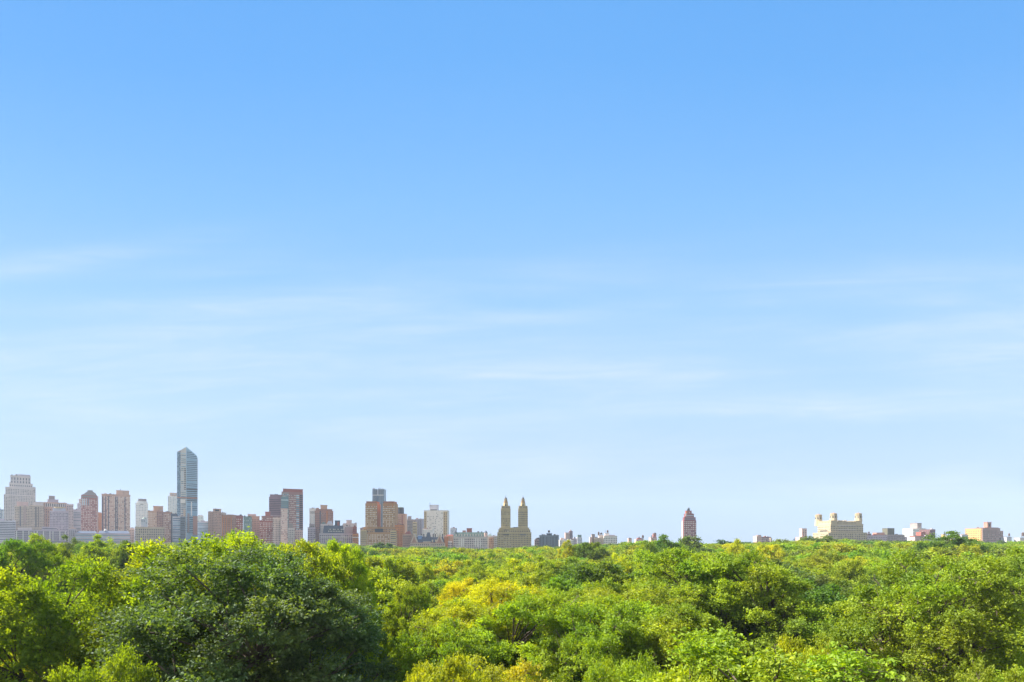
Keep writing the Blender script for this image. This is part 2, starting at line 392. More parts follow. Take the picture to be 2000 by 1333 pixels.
    for _ in range(bare):                                     # dead bare twigs reaching out of the leaves
        c = cs[g.integers(n)]; dd = unit(g.normal(size=3) + out[ci[0]] * 0 + np.array([0, -.8, .5])); e = c + dd * clump_r * 1.35
        limb([tuple(c), tuple((c+e)/2 + g.normal(size=3)*.15), tuple(e)], .05, .02, 4)
        for _k in range(4):
            e2 = c + (e - c) * g.uniform(.5, .95); e3 = e2 + unit(dd + g.normal(size=3) * .8) * g.uniform(.5, 1.1)
            limb([tuple(e2), tuple(e3)], .025, .010, 3)
    wd = mb.mesh(name + '_trunk', bark)
    return me, wd

# prototypes: crown radius 8 m, height 24 m
LOW = SAMPLE_LOD
NEAR = [make_tree_meshes('near', 10 + i, 8, 24, 105, 46, 22, .18, 1.85, LEAF, twig_wood=700, bare=10) for i in range(4)]
NEARG = [make_tree_meshes('near_glossy', 30 + i, 8, 24, 130, 52, 27, .15, 1.8, LEAF_GLOSSY, twig_wood=300, bare=3, cbase=.15) for i in range(2)]
MID = [make_tree_meshes('mid', 50 + i, 8, 24, 80, 26, 15, .33, 1.95, LEAF) for i in range(5)]
FAR = [make_tree_meshes('far', 70 + i, 8, 24, 46, 14, 10, .66, 2.2, LEAF) for i in range(5)]

# ------------------------------------------------------------------ terrain
def ground_z(x, y):
    """the park's ground: a low rise on the right, a shallow dip on the left"""
    a = 7.0 * math.exp(-((x - 210) / 170) ** 2 - ((y - 330) / 150) ** 2)
    b = 6.5 * math.exp(-((x - 480) / 200) ** 2 - ((y - 600) / 200) ** 2)
    c = -1.5 * math.exp(-((x + 60) / 120) ** 2 - ((y - 300) / 150) ** 2)
    return a + b + c
def make_ground():
    xs = np.concatenate([[-2900, -2000, -1400], np.linspace(-1100, 1100, 89), [1400, 2000, 2900]])
    ys = np.concatenate([[-900, -400, -150], np.linspace(-50, 1200, 64), [1600, 2200, 2900]])
    v = [(x, y, ground_z(x, y)) for y in ys for x in xs]; nx = len(xs)
    f = [(j*nx+i, j*nx+i+1, (j+1)*nx+i+1, (j+1)*nx+i) for j in range(len(ys)-1) for i in range(nx-1)]
    m = bpy.data.materials.new('park_ground'); m.use_nodes = True; t = NT(m.node_tree); b = t.n['Principled BSDF']
    g = t.new('ShaderNodeTexCoord'); n = t.new('ShaderNodeTexNoise'); n.inputs['Scale'].default_value = .05; n.inputs['Detail'].default_value = 8
    t.link(g.outputs['Object'], n.inputs['Vector'])
    t.link(t.ramp(n.outputs[0], [(.35, (.025, .035, .012, 1)), (.6, (.045, .075, .018, 1)), (.75, (.08, .065, .035, 1))]), b.inputs['Base Color']); b.inputs['Roughness'].default_value = .95
    me = np_mesh('ground', v, f, 4, m, True)
    tag(link_obj('ground', me), kind='structure')
make_ground()

# ------------------------------------------------------------------ trees
PAL = {  # leaf colours (linear)
 'lime green':   (.215, .290, .009), 'bright green': (.170, .250, .010), 'mid green': (.098, .168, .015),
 'dark green':   (.086, .138, .030), 'blue green': (.050, .106, .034), 'golden yellow': (.355, .370, .006),
 'yellow green': (.265, .310, .008), 'olive green': (.145, .180, .020), 'russet': (.20, .16, .03)}
TREES = []   # dicts kept for labels
def plant(x, y, h, r, colr, protos, seed, kindword='broadleaf', jit=.10, hero=None):
    g = random.Random(seed)
    me, wd = protos[seed % len(protos)]
    z = ground_z(x, y)
    t = empty('tree', (x, y, z)); t.scale = (r / 8, r / 8, h / 24); t.rotation_euler = (0, 0, g.uniform(0, 6.28))
    c = link_obj('crown', me, t); k = link_obj('trunk', wd, t)
    b = PAL[colr]; f = g.uniform(1 - jit, 1 + jit)
    c.color = (b[0] * f * g.uniform(1 - jit, 1 + jit), b[1] * f, b[2] * f, 1)
    TREES.append(dict(o=t, x=x, y=y, h=h, r=r, c=colr, hero=hero, top=HZ + F * (CAMH - z - h) / y, px=1000 + F * x / y))
    return t
def hero(px, top, Y, rpx, colr, protos=None, label=None):
    """tree whose crown is rpx photo pixels in radius at distance Y with its top on row `top`"""
    x = (px - 1000) / F * Y; zt = CAMH - (top - HZ) / F * Y; r = rpx / F * Y
    z = ground_z(x, Y)
    if protos == 'G': protos = NEARG
    if protos is None: protos = NEAR if Y < 95 else MID if Y < 260 else FAR
    return plant(x, Y, zt - z, r, colr, protos, len(TREES) * 7 + 3, hero=label)
for a in HEROES: hero(*a)

# the line no tree may rise above, photo columns -> rows
SKX = [-200, 0, 30, 100, 150, 200, 250, 300, 340, 420, 460, 520, 570, 600, 650, 690, 710, 760, 860, 960, 1040, 1085, 1150, 1230, 1300, 1350, 1385, 1440, 1480, 1530, 1600, 1640, 1700, 1790, 1830, 1880, 1920, 1960, 2000, 2200]
SKY_ = [1045, 1044, 1040, 1050, 1048, 1056, 1056, 1050, 1036, 1028, 1030, 1040, 1040, 1050, 1046, 1052, 1060, 1063, 1066, 1069, 1063, 1066, 1054, 1052, 1048, 1050, 1060, 1056, 1056, 1052, 1046, 1048, 1053, 1053, 1048, 1043, 1050, 1054, 1052, 1052]
def fill():
    rnd = random.Random(5)
    inds, stuff = [], []
    y = 27.0; row = 0
    while y < 832:
        sp = 11.2 if y < 90 else 11.5 if y < 200 else 11.5 if y < 420 else 13.5
        hw = y * 1.10 + 9
        x = -hw + (row % 2) * sp * .5
        while x < hw:
            X = x + rnd.uniform(-.3, .3) * sp; Y = y + rnd.uniform(-.3, .3) * sp
            x += sp
            px = 1000 + F * X / Y
            if any((X - t['x'])**2 + (Y - t['y'])**2 < ((t['r'] + 4.2) * .72)**2 for t in TREES if t['hero'] is not None): continue
            if any((X - a)**2 + (Y - b)**2 < c*c for a, b, c in CLEARINGS): continue
            z = ground_z(X, Y)
            # neighbourhood height: groves rise and fall
            gz = math.sin(X * .021 + 1.3) * math.sin(Y * .017 + .4) + .6 * math.sin(X * .06 + Y * .05)
            h = 21.6 + 2.2 * gz + rnd.uniform(-2.2, 2.2)
            if Y < 55: h -= 1.5
            if Y > 260: h = (22.6 if 680 < px < 1090 or px < 260 else 22) + rnd.uniform(-4.0, 3.0) + 1.2 * gz
            lim = float(np.interp(px, SKX, SKY_))
            hmax = CAMH - z - (lim + 1 + 4 * abs(math.sin(px * .028 + 1) * math.sin(px * .011)) + rnd.uniform(0, 5) - HZ) / F * Y
            if Y < 300: hmax = min(hmax, CAMH - z - (lim + 5 + rnd.uniform(0, 13) - HZ) / F * Y)
            h = max(13, min(h, hmax))
            r = h * (rnd.uniform(.27, .46) if Y < 200 else rnd.uniform(.24, .56))
            # colour patches
            q = math.sin(X * .033 + 2.0) + math.sin(Y * .041 + X * .012) + rnd.uniform(-1.3, 1.3)
            colr = ('yellow green' if q > 1.9 else 'lime green' if q > -.1 else 'bright green' if q > -1.2 else 'mid green' if q > -2.1 else 'dark green')
            u = rnd.random()
            if u < .022: colr = 'golden yellow'
            elif u < .06: colr = 'olive green'
            elif u < .065 and Y > 60: colr = 'russet'
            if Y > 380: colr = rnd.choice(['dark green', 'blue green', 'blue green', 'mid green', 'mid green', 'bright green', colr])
            inds.append((Y, X, h, r, colr))
        y += sp * .88; row += 1
    inds.sort()
    n_ind = 296 - len(TREES)
    vis = [t for t in inds if abs(F * t[1] / t[0]) < 1000 + F * t[3] / t[0] * .8]
    keep = set(id(t) for t in vis[:n_ind])
    ymax = vis[n_ind][0]
    for k, t in enumerate(inds):
        Y, X, h, r, colr = t
        if id(t) in keep:
            plant(X, Y, h, r, colr, NEAR if Y < 70 else MID if Y < 190 else FAR, 1000 + k * 13)
        elif Y > 29: stuff.append(t)                          # beyond the 300, or beside the frame
    return stuff
rest = fill()

# the far woods: one object of tree instances
def far_woods(rest):
    names = ['yellow green', 'lime green', 'bright green', 'mid green', 'dark green', 'blue green', 'olive green', 'golden yellow', 'russet']
    pc = bpy.data.collections.new('far_tree_kinds')
    for i, nm in enumerate(names):
        for j in range(2):
            me, wd = FAR[(i + j * 2) % len(FAR)]
            m2 = me.copy(); m2.materials.clear(); m2.materials.append(FARMAT.setdefault(nm, leaf_mat('far_leaves', tuple(PAL[nm]) + (1,))))
            o = bpy.data.objects.new('kind_%02d_%d' % (i, j), m2); pc.objects.link(o)
    n = len(rest)
    co = np.array([(t[1], t[0], ground_z(t[1], t[0])) for t in rest], np.float32)
    me = bpy.data.meshes.new('far_woods'); me.vertices.add(n); me.vertices.foreach_set('co', co.ravel())
    g = np.random.default_rng(9)
    a = me.attributes.new('kind', 'INT', 'POINT'); a.data.foreach_set('value', np.array([names.index(t[4]) * 2 + (k % 2) for k, t in enumerate(rest)], np.int32))
    a = me.attributes.new('size', 'FLOAT_VECTOR', 'POINT'); a.data.foreach_set('vector', np.array([(t[3] / 8, t[3] / 8, t[2] / 24) for t in rest], np.float32).ravel())
    a = me.attributes.new('spin', 'FLOAT_VECTOR', 'POINT'); sp = np.zeros((n, 3), np.float32); sp[:, 2] = g.uniform(0, 6.28, n); a.data.foreach_set('vector', sp.ravel())
    o = link_obj('far_woods', me); tag(o, kind='stuff', label='dense green woods far across the park below the skyline', cat='woods')
    ng = bpy.data.node_groups.new('scatter', 'GeometryNodeTree')
    ng.interface.new_socket('Geometry', in_out='INPUT', socket_type='NodeSocketGeometry'); ng.interface.new_socket('Geometry', in_out='OUTPUT', socket_type='NodeSocketGeometry')
    gi = ng.nodes.new('NodeGroupInput'); go = ng.nodes.new('NodeGroupOutput')
    ci = ng.nodes.new('GeometryNodeCollectionInfo'); ci.inputs['Collection'].default_value = pc; ci.inputs['Separate Children'].default_value = True; ci.inputs['Reset Children'].default_value = True
    ip = ng.nodes.new('GeometryNodeInstanceOnPoints'); ip.inputs['Pick Instance'].default_value = True
    def na(nm, ty):
        q = ng.nodes.new('GeometryNodeInputNamedAttribute'); q.data_type = ty; q.inputs[0].default_value = nm; return q.outputs['Attribute']
    er = ng.nodes.new('FunctionNodeEulerToRotation')
    L = ng.links.new
    L(gi.outputs[0], ip.inputs['Points']); L(ci.outputs[0], ip.inputs['Instance']); L(na('kind', 'INT'), ip.inputs['Instance Index'])
    L(na('spin', 'FLOAT_VECTOR'), er.inputs[0]); L(er.outputs[0], ip.inputs['Rotation']); L(na('size', 'FLOAT_VECTOR'), ip.inputs['Scale']); L(ip.outputs[0], go.inputs[0])
    md = o.modifiers.new('scatter', 'NODES'); md.node_group = ng
FARMAT = {}
far_woods(rest)

# ---- labels of the trees: colour + size + what they stand under on the skyline + order of nearness
ZONES = [(95, 'the stepped stone tower'), (195, 'the red gabled tower'), (262, 'the brown striped slab tower'),
 (335, 'the small white tower'), (395, 'the tall glass tower'), (520, 'the low brown apartment block'), (600, 'the red topped tower'),
 (700, 'the dark mansard block'), (780, 'the brown twin slab towers'), (880, 'the gabled mansion'), (960, 'the long mansard building'),
 (1045, 'the spired twin towers'), (1140, 'the dark blue grey block'), (1230, 'the white building with tanks'), (1315, 'the small rooftops'),
 (1400, 'the lone brick tower'), (1570, 'the low pink building'), (1700, 'the castle like block'), (1775, 'the low mauve building'),
 (1860, 'the white gridded tower'), (1965, 'the orange sandstone block'), (9999, 'the far right edge')]
NUM = ['nearest'] + [a + ' nearest' for a in 'second third fourth fifth sixth seventh eighth ninth tenth eleventh twelfth thirteenth fourteenth fifteenth sixteenth seventeenth eighteenth nineteenth twentieth'.split()]
def label_trees():
    from collections import defaultdict
    gr = defaultdict(list)
    for t in TREES:
        zn = next(z for lim, z in ZONES if t['px'] < lim)
        t['zn'] = zn; gr[(zn, t['c'])].append(t)
    for (zn, c), ts in gr.items():
        ts.sort(key=lambda t: t['y'])
        for i, t in enumerate(ts):
            o = t['o']
            if t['hero']: lab = t['hero']
            else:
                lab = '%s tree below %s' % (c, zn)
                if len(ts) > 1: lab = ('%s of the %s trees below %s' % (NUM[min(i, 19)] if i < len(ts) - 1 else 'farthest', c, zn))
            tag(o, lab, 'tree', 'broadleaf trees of the park')
label_trees()

# ------------------------------------------------------------------ buildings
def W(name, h, **k): return wall_mat(name, h, **k)
STONE = W('grey_limestone', 'c4b8b4', band=3.4); BEIGE = W('beige_brick', 'c09c84', band=3.3); TAN = W('tan_brick', 'b5917a'); BROWN = W('brown_brick', 'a07868')
RED = W('red_brick', '955448'); DRED = W('dark_red_brick', '926862', band=3.3); PINK = W('pinkish_stone', 'c4a69e'); WHITE = W('white_brick', 'd8d4ce'); LILAC = W('mauve_grey_stone', 'aca0aa', band=3.4)
ORANGE = W('orange_brick', 'b8743a'); SAND = W('sandstone', 'bfa87e', band=3.4); YSAND = W('yellow_limestone', 'bdab97', band=3.4); BLUEG = W('blue_grey_cladding', '66727f', rough=.5)
PALEB = W('pale_concrete', 'b9b8c2'); DARK = W('dark_steel', '3a3a40', rough=.6); SLATE = W('blue_slate', '47505f', rough=.7); GREENR = W('weathered_copper', '6d8078', rough=.7)
TANKW = W('tank_cedar', '54433b', scale=.8); TERRA = W('terracotta', 'b06a34', scale=.5); GREYB = W('grey_brick', '8f827f', band=3.3); DBLUE = W('dark_blue_panels', '3e4a5c', rough=.5)
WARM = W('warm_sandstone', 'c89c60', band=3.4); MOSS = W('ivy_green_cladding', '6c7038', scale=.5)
GD = glass_mat('window_glass', '20262e', '8f8c86', .15); GW = glass_mat('window_glass_with_blinds', '5a5e62', 'd8d4cb', .75); GB = glass_mat('blue_curtain_glass', '22465f', '6a90a8', .4, .15, .8)
GP = glass_mat('pale_curtain_glass', '54707f', 'a5b6c0', .4, .25, .6); GK = glass_mat('dark_window_strip', '1c2028', '565a62', .2)

def ux(px, y): return (px - 1000) / F * y
def uz(row, y): return CAMH - (row - HZ) / F * y

class Bld:
    """one building; all measures are photo columns and rows turned into metres at its own distance"""
    def __init__(s, name, label, cat, y, pc, group='buildings of the skyline beyond the park'):
        s.Y = y; s.cx = ux(pc, y); s.root = tag(empty(name, (s.cx, y, ground_z(s.cx, y))), label, cat, group); s.gz = ground_z(s.cx, y)
        s.rot = math.atan2(-s.cx, y) if pc < 700 else 0.0; s.pc = pc
        s.root.rotation_euler = (0, 0, s.rot); s.root.scale = (math.cos(s.rot), 1, 1)      # the streets beyond the park's corner turn: those fronts face the park obliquely
        s.walls = {}; s.k = 0; s.wins = {}; s.bands = []; s.roofs = []; s.rnd = random.Random(int(pc * 7))
    def lx(s, px, y0): return ux(px, y0) - (ux(s.pc, y0) if s.rot else s.cx)
    def _mb(s, part, mat, merge=True):
        return s.walls.setdefault((part, mat.name) if merge else (part, mat.name, len(s.walls)), MB())
    def blk(s, x0, x1, top, mat, part='wall', dy=0, d=24, base=None, win=None, sw=None, cap=0, ypx=None, hip=None, metres=False):
        """box from columns x0..x1 up to row top. win: pattern on the front, sw: on the visible side"""
        y0 = s.Y + dy; e = s.k * .013; s.k += 1
        X0 = s.lx(x0, y0) + e; X1 = s.lx(x1, y0) - e; zt = uz(top, y0) - s.gz - e; zb = (uz(base, y0) - s.gz) if base else -.5
        mb = s._mb(part, mat, part == 'wall'); f0 = dy + e; f1 = dy + d - e
        if hip: mb.hip(X0, X1, f0, f1, zb, zt, hip[0], hip[1])
        else: mb.box(X0, X1, f0, f1, zb, zt)
        if cap and not hip:                                             # parapet / cornice
            c = s._mb('cornice', mat, False); o = .35 + cap * .15
            c.box(X0 - o, X1 + o, f0 - o, f1 + o, zt + .004, zt + cap)
        if part in ('wall', 'wing', 'tower') and x1 - x0 > 9 and not hip: s.roofs.append((x0, x1, top, dy, d))
        zvis = max(zb + 1.0, uz(1074, y0) - s.gz)
        if win: s.pattern(win, X0, X1, zvis, zt, ('front', f0))
        if sw:
            if s.cx > 0: s.pattern(sw, f0, f1, zvis, zt, ('left', X0))
            else: s.pattern(sw, f0, f1, zvis, zt, ('right', X1))
        return X0, X1, f0, f1, zb, zt
    def pattern(s, w, a0, a1, z0, z1, face):
        kind = w[0]
        if kind == 'g':                       # ('g', columns, width share, height share, glass[, storey, top margin])
            _, nx, wf, hf, gm = w[:5]; fh = w[5] if len(w) > 5 else 3.4; tm = w[6] if len(w) > 6 else 2.2
            if nx == 0: nx = max(2, int((a1 - a0) / 3.3))
            p = (a1 - a0) / nx; z = z1 - tm
            while z - fh > z0:
                for i in range(nx):
                    s.wins.setdefault((face[0], round(p * wf, 2), round(fh * hf, 2), gm.name), []).append((a0 + p * (i + .5), face[1], z - fh * .5))
                z -= fh
        elif kind == 'b':                     # ribbons
            _, fh, hf, gm = w[:4]; inset = w[4] if len(w) > 4 else .6; z = z1 - (w[5] if len(w) > 5 else 1.5)
            while z - fh > z0: s.bands.append((face, a0 + inset, a1 - inset, z - fh * (.5 + hf / 2), z - fh * (.5 - hf / 2), gm, 'window_band')); z -= fh
        elif kind == 'v':                     # tall strips
            _, nx, wf, gm = w[:4]; p = (a1 - a0) / nx; tm = w[4] if len(w) > 4 else 3
            for i in range(nx): s.bands.append((face, a0 + p * (i + .5 - wf / 2), a0 + p * (i + .5 + wf / 2), z0, z1 - tm, gm, 'window_strip'))
        elif kind == '+':
            for q in w[1:]: s.pattern(q, a0, a1, z0, z1, face)
    def strip(s, x0, x1, top, base, gm, dy=0, part='window_strip', out=.12):
        y0 = s.Y + dy; mb = s._mb(part, gm, False)
        mb.box(s.lx(x0, y0), s.lx(x1, y0), dy - out, dy + .05, uz(base, y0) - s.gz, uz(top, y0) - s.gz)
    def tank(s, px, top, base, r=2.6, dy=8, mat=None, legs=True):
        y0 = s.Y + dy; X = s.lx(px, y0); zt = uz(top, y0) - s.gz; zb = uz(base, y0) - s.gz; h = zt - zb
        me = MB(); me.frustum(X, dy, zb + h * .3, zt - h * .22, r, r * .95, 14); me.frustum(X, dy, zt - h * .22, zt, r * 1.1, .1, 14)
        o = link_obj('water_tank', me.mesh('water_tank', mat or TANKW), s.root)
        lg = MB()
        for a in (.785, 2.356, 3.927, 5.498): lg.box(X + r*.75*math.cos(a) - .18, X + r*.75*math.cos(a) + .18, dy + r*.75*math.sin(a) - .18, dy + r*.75*math.sin(a) + .18, zb, zb + h * .3)
        link_obj('tank_stand', lg.mesh('tank_stand', DARK), o)
    def round(s, px, top, base, rpx, mat, part, dy=8, rt=None, n=16, ph=0.0):
        y0 = s.Y + dy; r = rpx / F * y0; me = MB(); me.frustum(s.lx(px, y0), dy, uz(base, y0) - s.gz, uz(top, y0) - s.gz, r, (r if rt is None else rt / F * y0), n, ph)
        return link_obj(part, me.mesh(part, mat), s.root)
    def pole(s, px, top, base, r=.35, dy=8, part='antenna'):
        y0 = s.Y + dy; me = MB(); me.frustum(s.lx(px, y0), dy, uz(base, y0) - s.gz, uz(top, y0) - s.gz, r, r * .5, 6)
        link_obj(part, me.mesh(part, DARK), s.root)
    def gable(s, poly, mat, part='gable', dy=0, d=8):
        y0 = s.Y + dy; P = [(s.lx(a, y0), uz(b, y0) - s.gz) for a, b in poly]
        me = MB(); me.prism(P, dy, dy + d); return link_obj(part, me.mesh(part, mat), s.root)
    def clutter(s, x0, x1, row, n=3, dy=6, mat=None):
        """rooftop housings and vents"""
        for k in range(n):
            a = x0 + (x1 - x0) * (k + s.rnd.uniform(.2, .8)) / n; wd = s.rnd.uniform(.8, 2.2); hh = s.rnd.uniform(1, 2.8)
            s.blk(a - wd, a + wd, row - hh, mat or s.rnd.choice([DARK, GREYB, TANKW, PALEB]), 'roof_housing', dy + s.rnd.uniform(0, 6), 4, base=row + .5)
    def done(s):
        for x0, x1, row, dy, d in s.roofs[:5]:
            n = s.rnd.choice([3, 4, 5])
            for k in range(n):
                a = s.rnd.uniform(x0 + 1.5, x1 - 1.5); wd = s.rnd.uniform(.5, 1.5)
                s.blk(a - wd, a + wd, row - s.rnd.uniform(.8, 2.4), s.rnd.choice([GREYB, TANKW, PALEB, BROWN]), 'roof_housing', dy + s.rnd.uniform(.15, .5) * d, 3.5, base=row + .3)
            if s.rnd.random() < .4: a = s.rnd.uniform(x0 + 2, x1 - 2); s.pole(a, row - s.rnd.uniform(3, 5), row, .16, dy + d * .4)
        for key, mb in s.walls.items():
            part, mn = key[0], key[1]
            if mb.v: link_obj(part, mb.mesh(part, bpy.data.materials[mn]), s.root)
        for face, a0, a1, z0, z1, gm, nm in s.bands:
            me = MB()
            if face[0] == 'front': me.box(a0, a1, face[1] - .12, face[1] + .1, z0, z1)
            elif face[0] == 'left': me.box(face[1] - .12, face[1] + .1, a0, a1, z0, z1)
            else: me.box(face[1] - .1, face[1] + .12, a0, a1, z0, z1)
            link_obj(nm, me.mesh(nm, gm), s.root)
        allw = [(z, key, a, f) for key, lst in s.wins.items() for a, f, z in lst]
        allw.sort(key=lambda t: -t[0]); single, restw = allw[:100], allw[100:]
        proto = {}
        def pane(mb, face, wd, ht, a, f, z):
            if face == 'front': mb.box(a - wd/2, a + wd/2, f - .10, f + .1, z - ht/2, z + ht/2)
            elif face == 'left': mb.box(f - .10, f + .1, a - wd/2, a + wd/2, z - ht/2, z + ht/2)
            else: mb.box(f - .1, f + .10, a - wd/2, a + wd/2, z - ht/2, z + ht/2)
        for z, (face, wd, ht, gn), a, f in single:
            k = (face, wd, ht, gn)
            if k not in proto:
                m = MB(); pane(m, face, wd, ht, 0, 0, 0); proto[k] = m.mesh('window', bpy.data.materials[gn])
            link_obj('window', proto[k], s.root, (a, f, z) if face == 'front' else (f, a, z))
        by = {}
        for z, (face, wd, ht, gn), a, f in restw: pane(by.setdefault(gn, MB()), face, wd, ht, a, f, z)
        for gn, mb in by.items(): tag(link_obj('windows', mb.mesh('windows', bpy.data.materials[gn]), s.root), kind='stuff')

G = lambda nx=0, wf=.5, hf=.5, m=None, fh=3.4, tm=2.2: ('g', nx, wf, hf, m or GD, fh, tm)

# --- far left group
b = Bld('apartment_tower', 'dark blue grey block cut by the left edge of the picture', 'building', 1300, 0)
b.blk(-30, 7, 996, BLUEG, win=G(8, .5, .5, GW), cap=1); b.blk(-30, 1, 992, PALEB, 'penthouse', 8, 16, base=996); b.done()
b = Bld('stepped_tower', 'big pale grey stone tower stepping in to a flat top at the far left', 'tower', 1150, 39)
b.blk(8, 69.5, 967, STONE, dy=0, d=40, win=G(19, .5, .55, GD)); b.blk(11, 68, 954, STONE, dy=2, d=36, cap=1.5, win=G(17, .5, .55, GD)); b.blk(60, 70, 952, STONE, dy=6, d=28, cap=1, win=G(3, .4, .8, GK, 12))
b.blk(18.5, 64, 945, STONE, dy=5, d=30, win=G(11, .5, .5, GK, 6), cap=1); b.blk(20.5, 60, 931, STONE, 'upper_storeys', 9, 24, win=G(7, .4, .7, GK, 8), cap=1.2); b.blk(35.5, 59, 928, LILAC, 'penthouse', 11, 20, base=931, cap=1)
b.clutter(22, 35, 930, 3, 12)
b.done()
b = Bld('apartment_block', 'pale blue grey block low at the far left, below the dark edge block', 'building', 950, 12)
b.blk(-20, 31, 1018, PALEB, d=20, cap=1, win=('b', 3.3, .45, GD)); b.blk(-20, 9, 1014, LILAC, 'penthouse', 6, 12, base=1018); b.clutter(10, 30, 1017, 3); b.done()
b = Bld('twin_bay_block', 'beige block with two ribbed bays in front of the big stepped tower', 'building', 980, 57)
b.blk(29, 57, 990, YSAND, d=26, cap=1, win=('+', G(9, .6, .45, GD, 3.3, 1.5))); b.blk(33, 55, 982, PINK, 'penthouse', 4, 20, base=990, cap=1); b.strip(46, 51, 988, 1025, W('plaster_strip', 'a48f86'), part='wall_pier', out=.5); b.strip(38.5, 41, 990, 1028, GK, out=.2)
b.blk(57, 86.5, 987, YSAND, d=26, win=G(10, .55, .5, GD, 3.3, 1.5)); b.blk(65, 85.5, 981, STONE, 'penthouse', 3, 20, base=987, cap=1, win=G(6, .4, .5, GD)); b.strip(69, 71.5, 990, 1030, GK); b.strip(75, 76.5, 990, 1030, GK); b.done()
b = Bld('colonnade_block', 'block with a white colonnade under its cornice and a mauve penthouse', 'building', 1020, 110)
b.blk(84.5, 130.5, 983.5, BEIGE, d=30, win=G(11, .5, .5, GD, 3.4, 12), cap=1.6); b.blk(93, 114, 977, LILAC, 'penthouse', 5, 20, base=983, cap=.8); b.blk(95.5, 107, 970, GREYB, 'roof_tower', 7, 14, base=977, cap=.6)
for i in range(11): b.strip(90.5 + i * 3.6, 92.5 + i * 3.6, 984.5, 990, GK, part='window')
for i in range(12): b.strip(88.8 + i * 3.6, 90.0 + i * 3.6, 984, 991, WHITE, part='column', out=.9)
b.blk(130.5, 144, 985.5, STONE, dy=2, d=24, win=G(4, .5, .5, GD), cap=1); b.done()
b = Bld('terraced_block', 'mauve grey gridded block with a pale roof terrace before the colonnade block', 'building', 930, 115)
b.blk(97, 134, 999, LILAC, d=24, win=G(13, .6, .55, GD, 3.1), cap=.6); b.blk(103, 129, 993.5, PALEB, 'roof_terrace', 4, 14, base=999, cap=.8); b.round(116, 991, 993.5, 10, SAND, 'terrace_wall', 10); b.done()
b = Bld('glass_block', 'pale glass fronted block between the mauve block and the red brick tower', 'building', 1060, 146)
b.blk(134, 158, 996, PALEB, d=24, win=('b', 3.4, .5, GP), cap=.8); b.blk(151, 159, 983, PALEB, 'wing', 3, 16, win=G(3, .5, .5, GP)); b.blk(154, 160, 975, STONE, 'wing', 5, 16, win=G(2, .5, .5, GD), cap=.6); b.done()
b = Bld('gabled_tower', 'red brick tower with a sloping gabled top and a small block on its peak', 'tower', 1000, 175)
b.blk(158.5, 189.5, 968, RED, d=26, win=('+', G(10, .5, .5, GW, 3.3, 8))); b.blk(188, 192, 969, PINK, 'wing', 3, 18); b.gable([(158.8, 968), (189.2, 968), (187, 963.5), (181.5, 960.5), (170.5, 960.5), (163, 966)], GREYB, 'gabled_roof', 1, 22); b.blk(171, 181, 958.5, GREYB, 'roof_tower', 4, 12, base=961, cap=.5)
for x in (160.5, 164, 168, 172): b.strip(x, x + 1.6, 974, 988, GP)
b.strip(160, 188, 970, 972, GREENR, part='band_course'); b.done()
b = Bld('orange_brick_building', 'narrow orange brick building right of the red brick gabled tower', 'building', 1150, 195)
b.blk(190.5, 200, 1003, ORANGE, d=20, win=G(3, .4, .45, GD), cap=.8); b.blk(192, 197, 1001, BROWN, 'penthouse', 4, 10, base=1003); b.done()
b = Bld('slab_tower', 'wide brown slab tower with dark vertical stripes and a tan rooftop block', 'tower', 1080, 227)
x = b.blk(199, 254.8, 967.5, TAN, d=26, win=G(17, .62, .42, GW, 3.0, 2.5), cap=1.6); b.blk(227, 252.5, 958.5, BEIGE, 'penthouse', 5, 16, base=967, cap=.8)
for x0, x1 in ((199.5, 203), (205, 208.5), (211, 214), (224.5, 230.5), (243, 247)): b.strip(x0, x1, 969.5, 1045, DRED, part='wall_stripe', out=.06)
for x0 in (199.8, 205.4, 211.2, 225, 228, 243.3): b.strip(x0, x0 + 1.6, 971, 1045, GK, out=.2)
b.strip(240.5, 243, 960, 967, TAN, dy=5, part='wall_pier'); b.pole(235.3, 955, 959, .9, 10); b.clutter(205, 225, 967, 3, 8); b.done()
b = Bld('white_piered_building', 'long low mauve building with white piers below the colonnade block', 'building', 880, 80)
b.blk(30, 133, 1036, LILAC, d=20, win=('b', 3.6, .45, GD), cap=.5); b.blk(36, 62, 1031.5, STONE, 'penthouse', 4, 10, base=1036, win=G(8, .5, .5, GD)); b.blk(82, 112, 1029.5, LILAC, 'penthouse', 5, 10, base=1036, win=('b', 3, .4, GK), cap=.4)
for x in (33, 45, 56, 66, 72, 84, 97, 103, 117, 128): b.strip(x, x + 1.4, 1037.5, 1056, WHITE, part='wall_pier', out=.5)
b.done()
b = Bld('domed_hall', 'long low blue grey roofed hall with a small white dome at left', 'building', 860, 205)
b.blk(148, 256, 1042, LILAC, d=30, win=('b', 4, .4, GP)); b.blk(152, 190, 1038, W('zinc_roof', '7f889c', rough=.6), 'roof', 3, 20, base=1042, hip=(3, 4)); b.blk(192, 254, 1037, W('zinc_roof', '7f889c'), 'roof', 4, 20, base=1042, hip=(2, 5)); b.round(206, 1033.5, 1037, 3.5, WHITE, 'dome', 10, 1.2)
b.gable([(136, 1034), (152, 1034), (144, 1030)], PINK, 'gabled_roof', 6, 10); b.blk(137, 151, 1034, LILAC, 'wing', 6, 10, win=G(4, .5, .5, GD)); b.done()
b = Bld('apartment_block', 'small pinkish block between the long low hall and the white tower', 'building', 1000, 259)
b.blk(254, 263, 1033, PINK, d=20, win=G(3, .5, .5, GD), cap=.6); b.clutter(255, 262, 1033, 2); b.done()
b = Bld('white_tower', 'narrow white tower with a grey penthouse right of the brown slab tower', 'tower', 1000, 277)
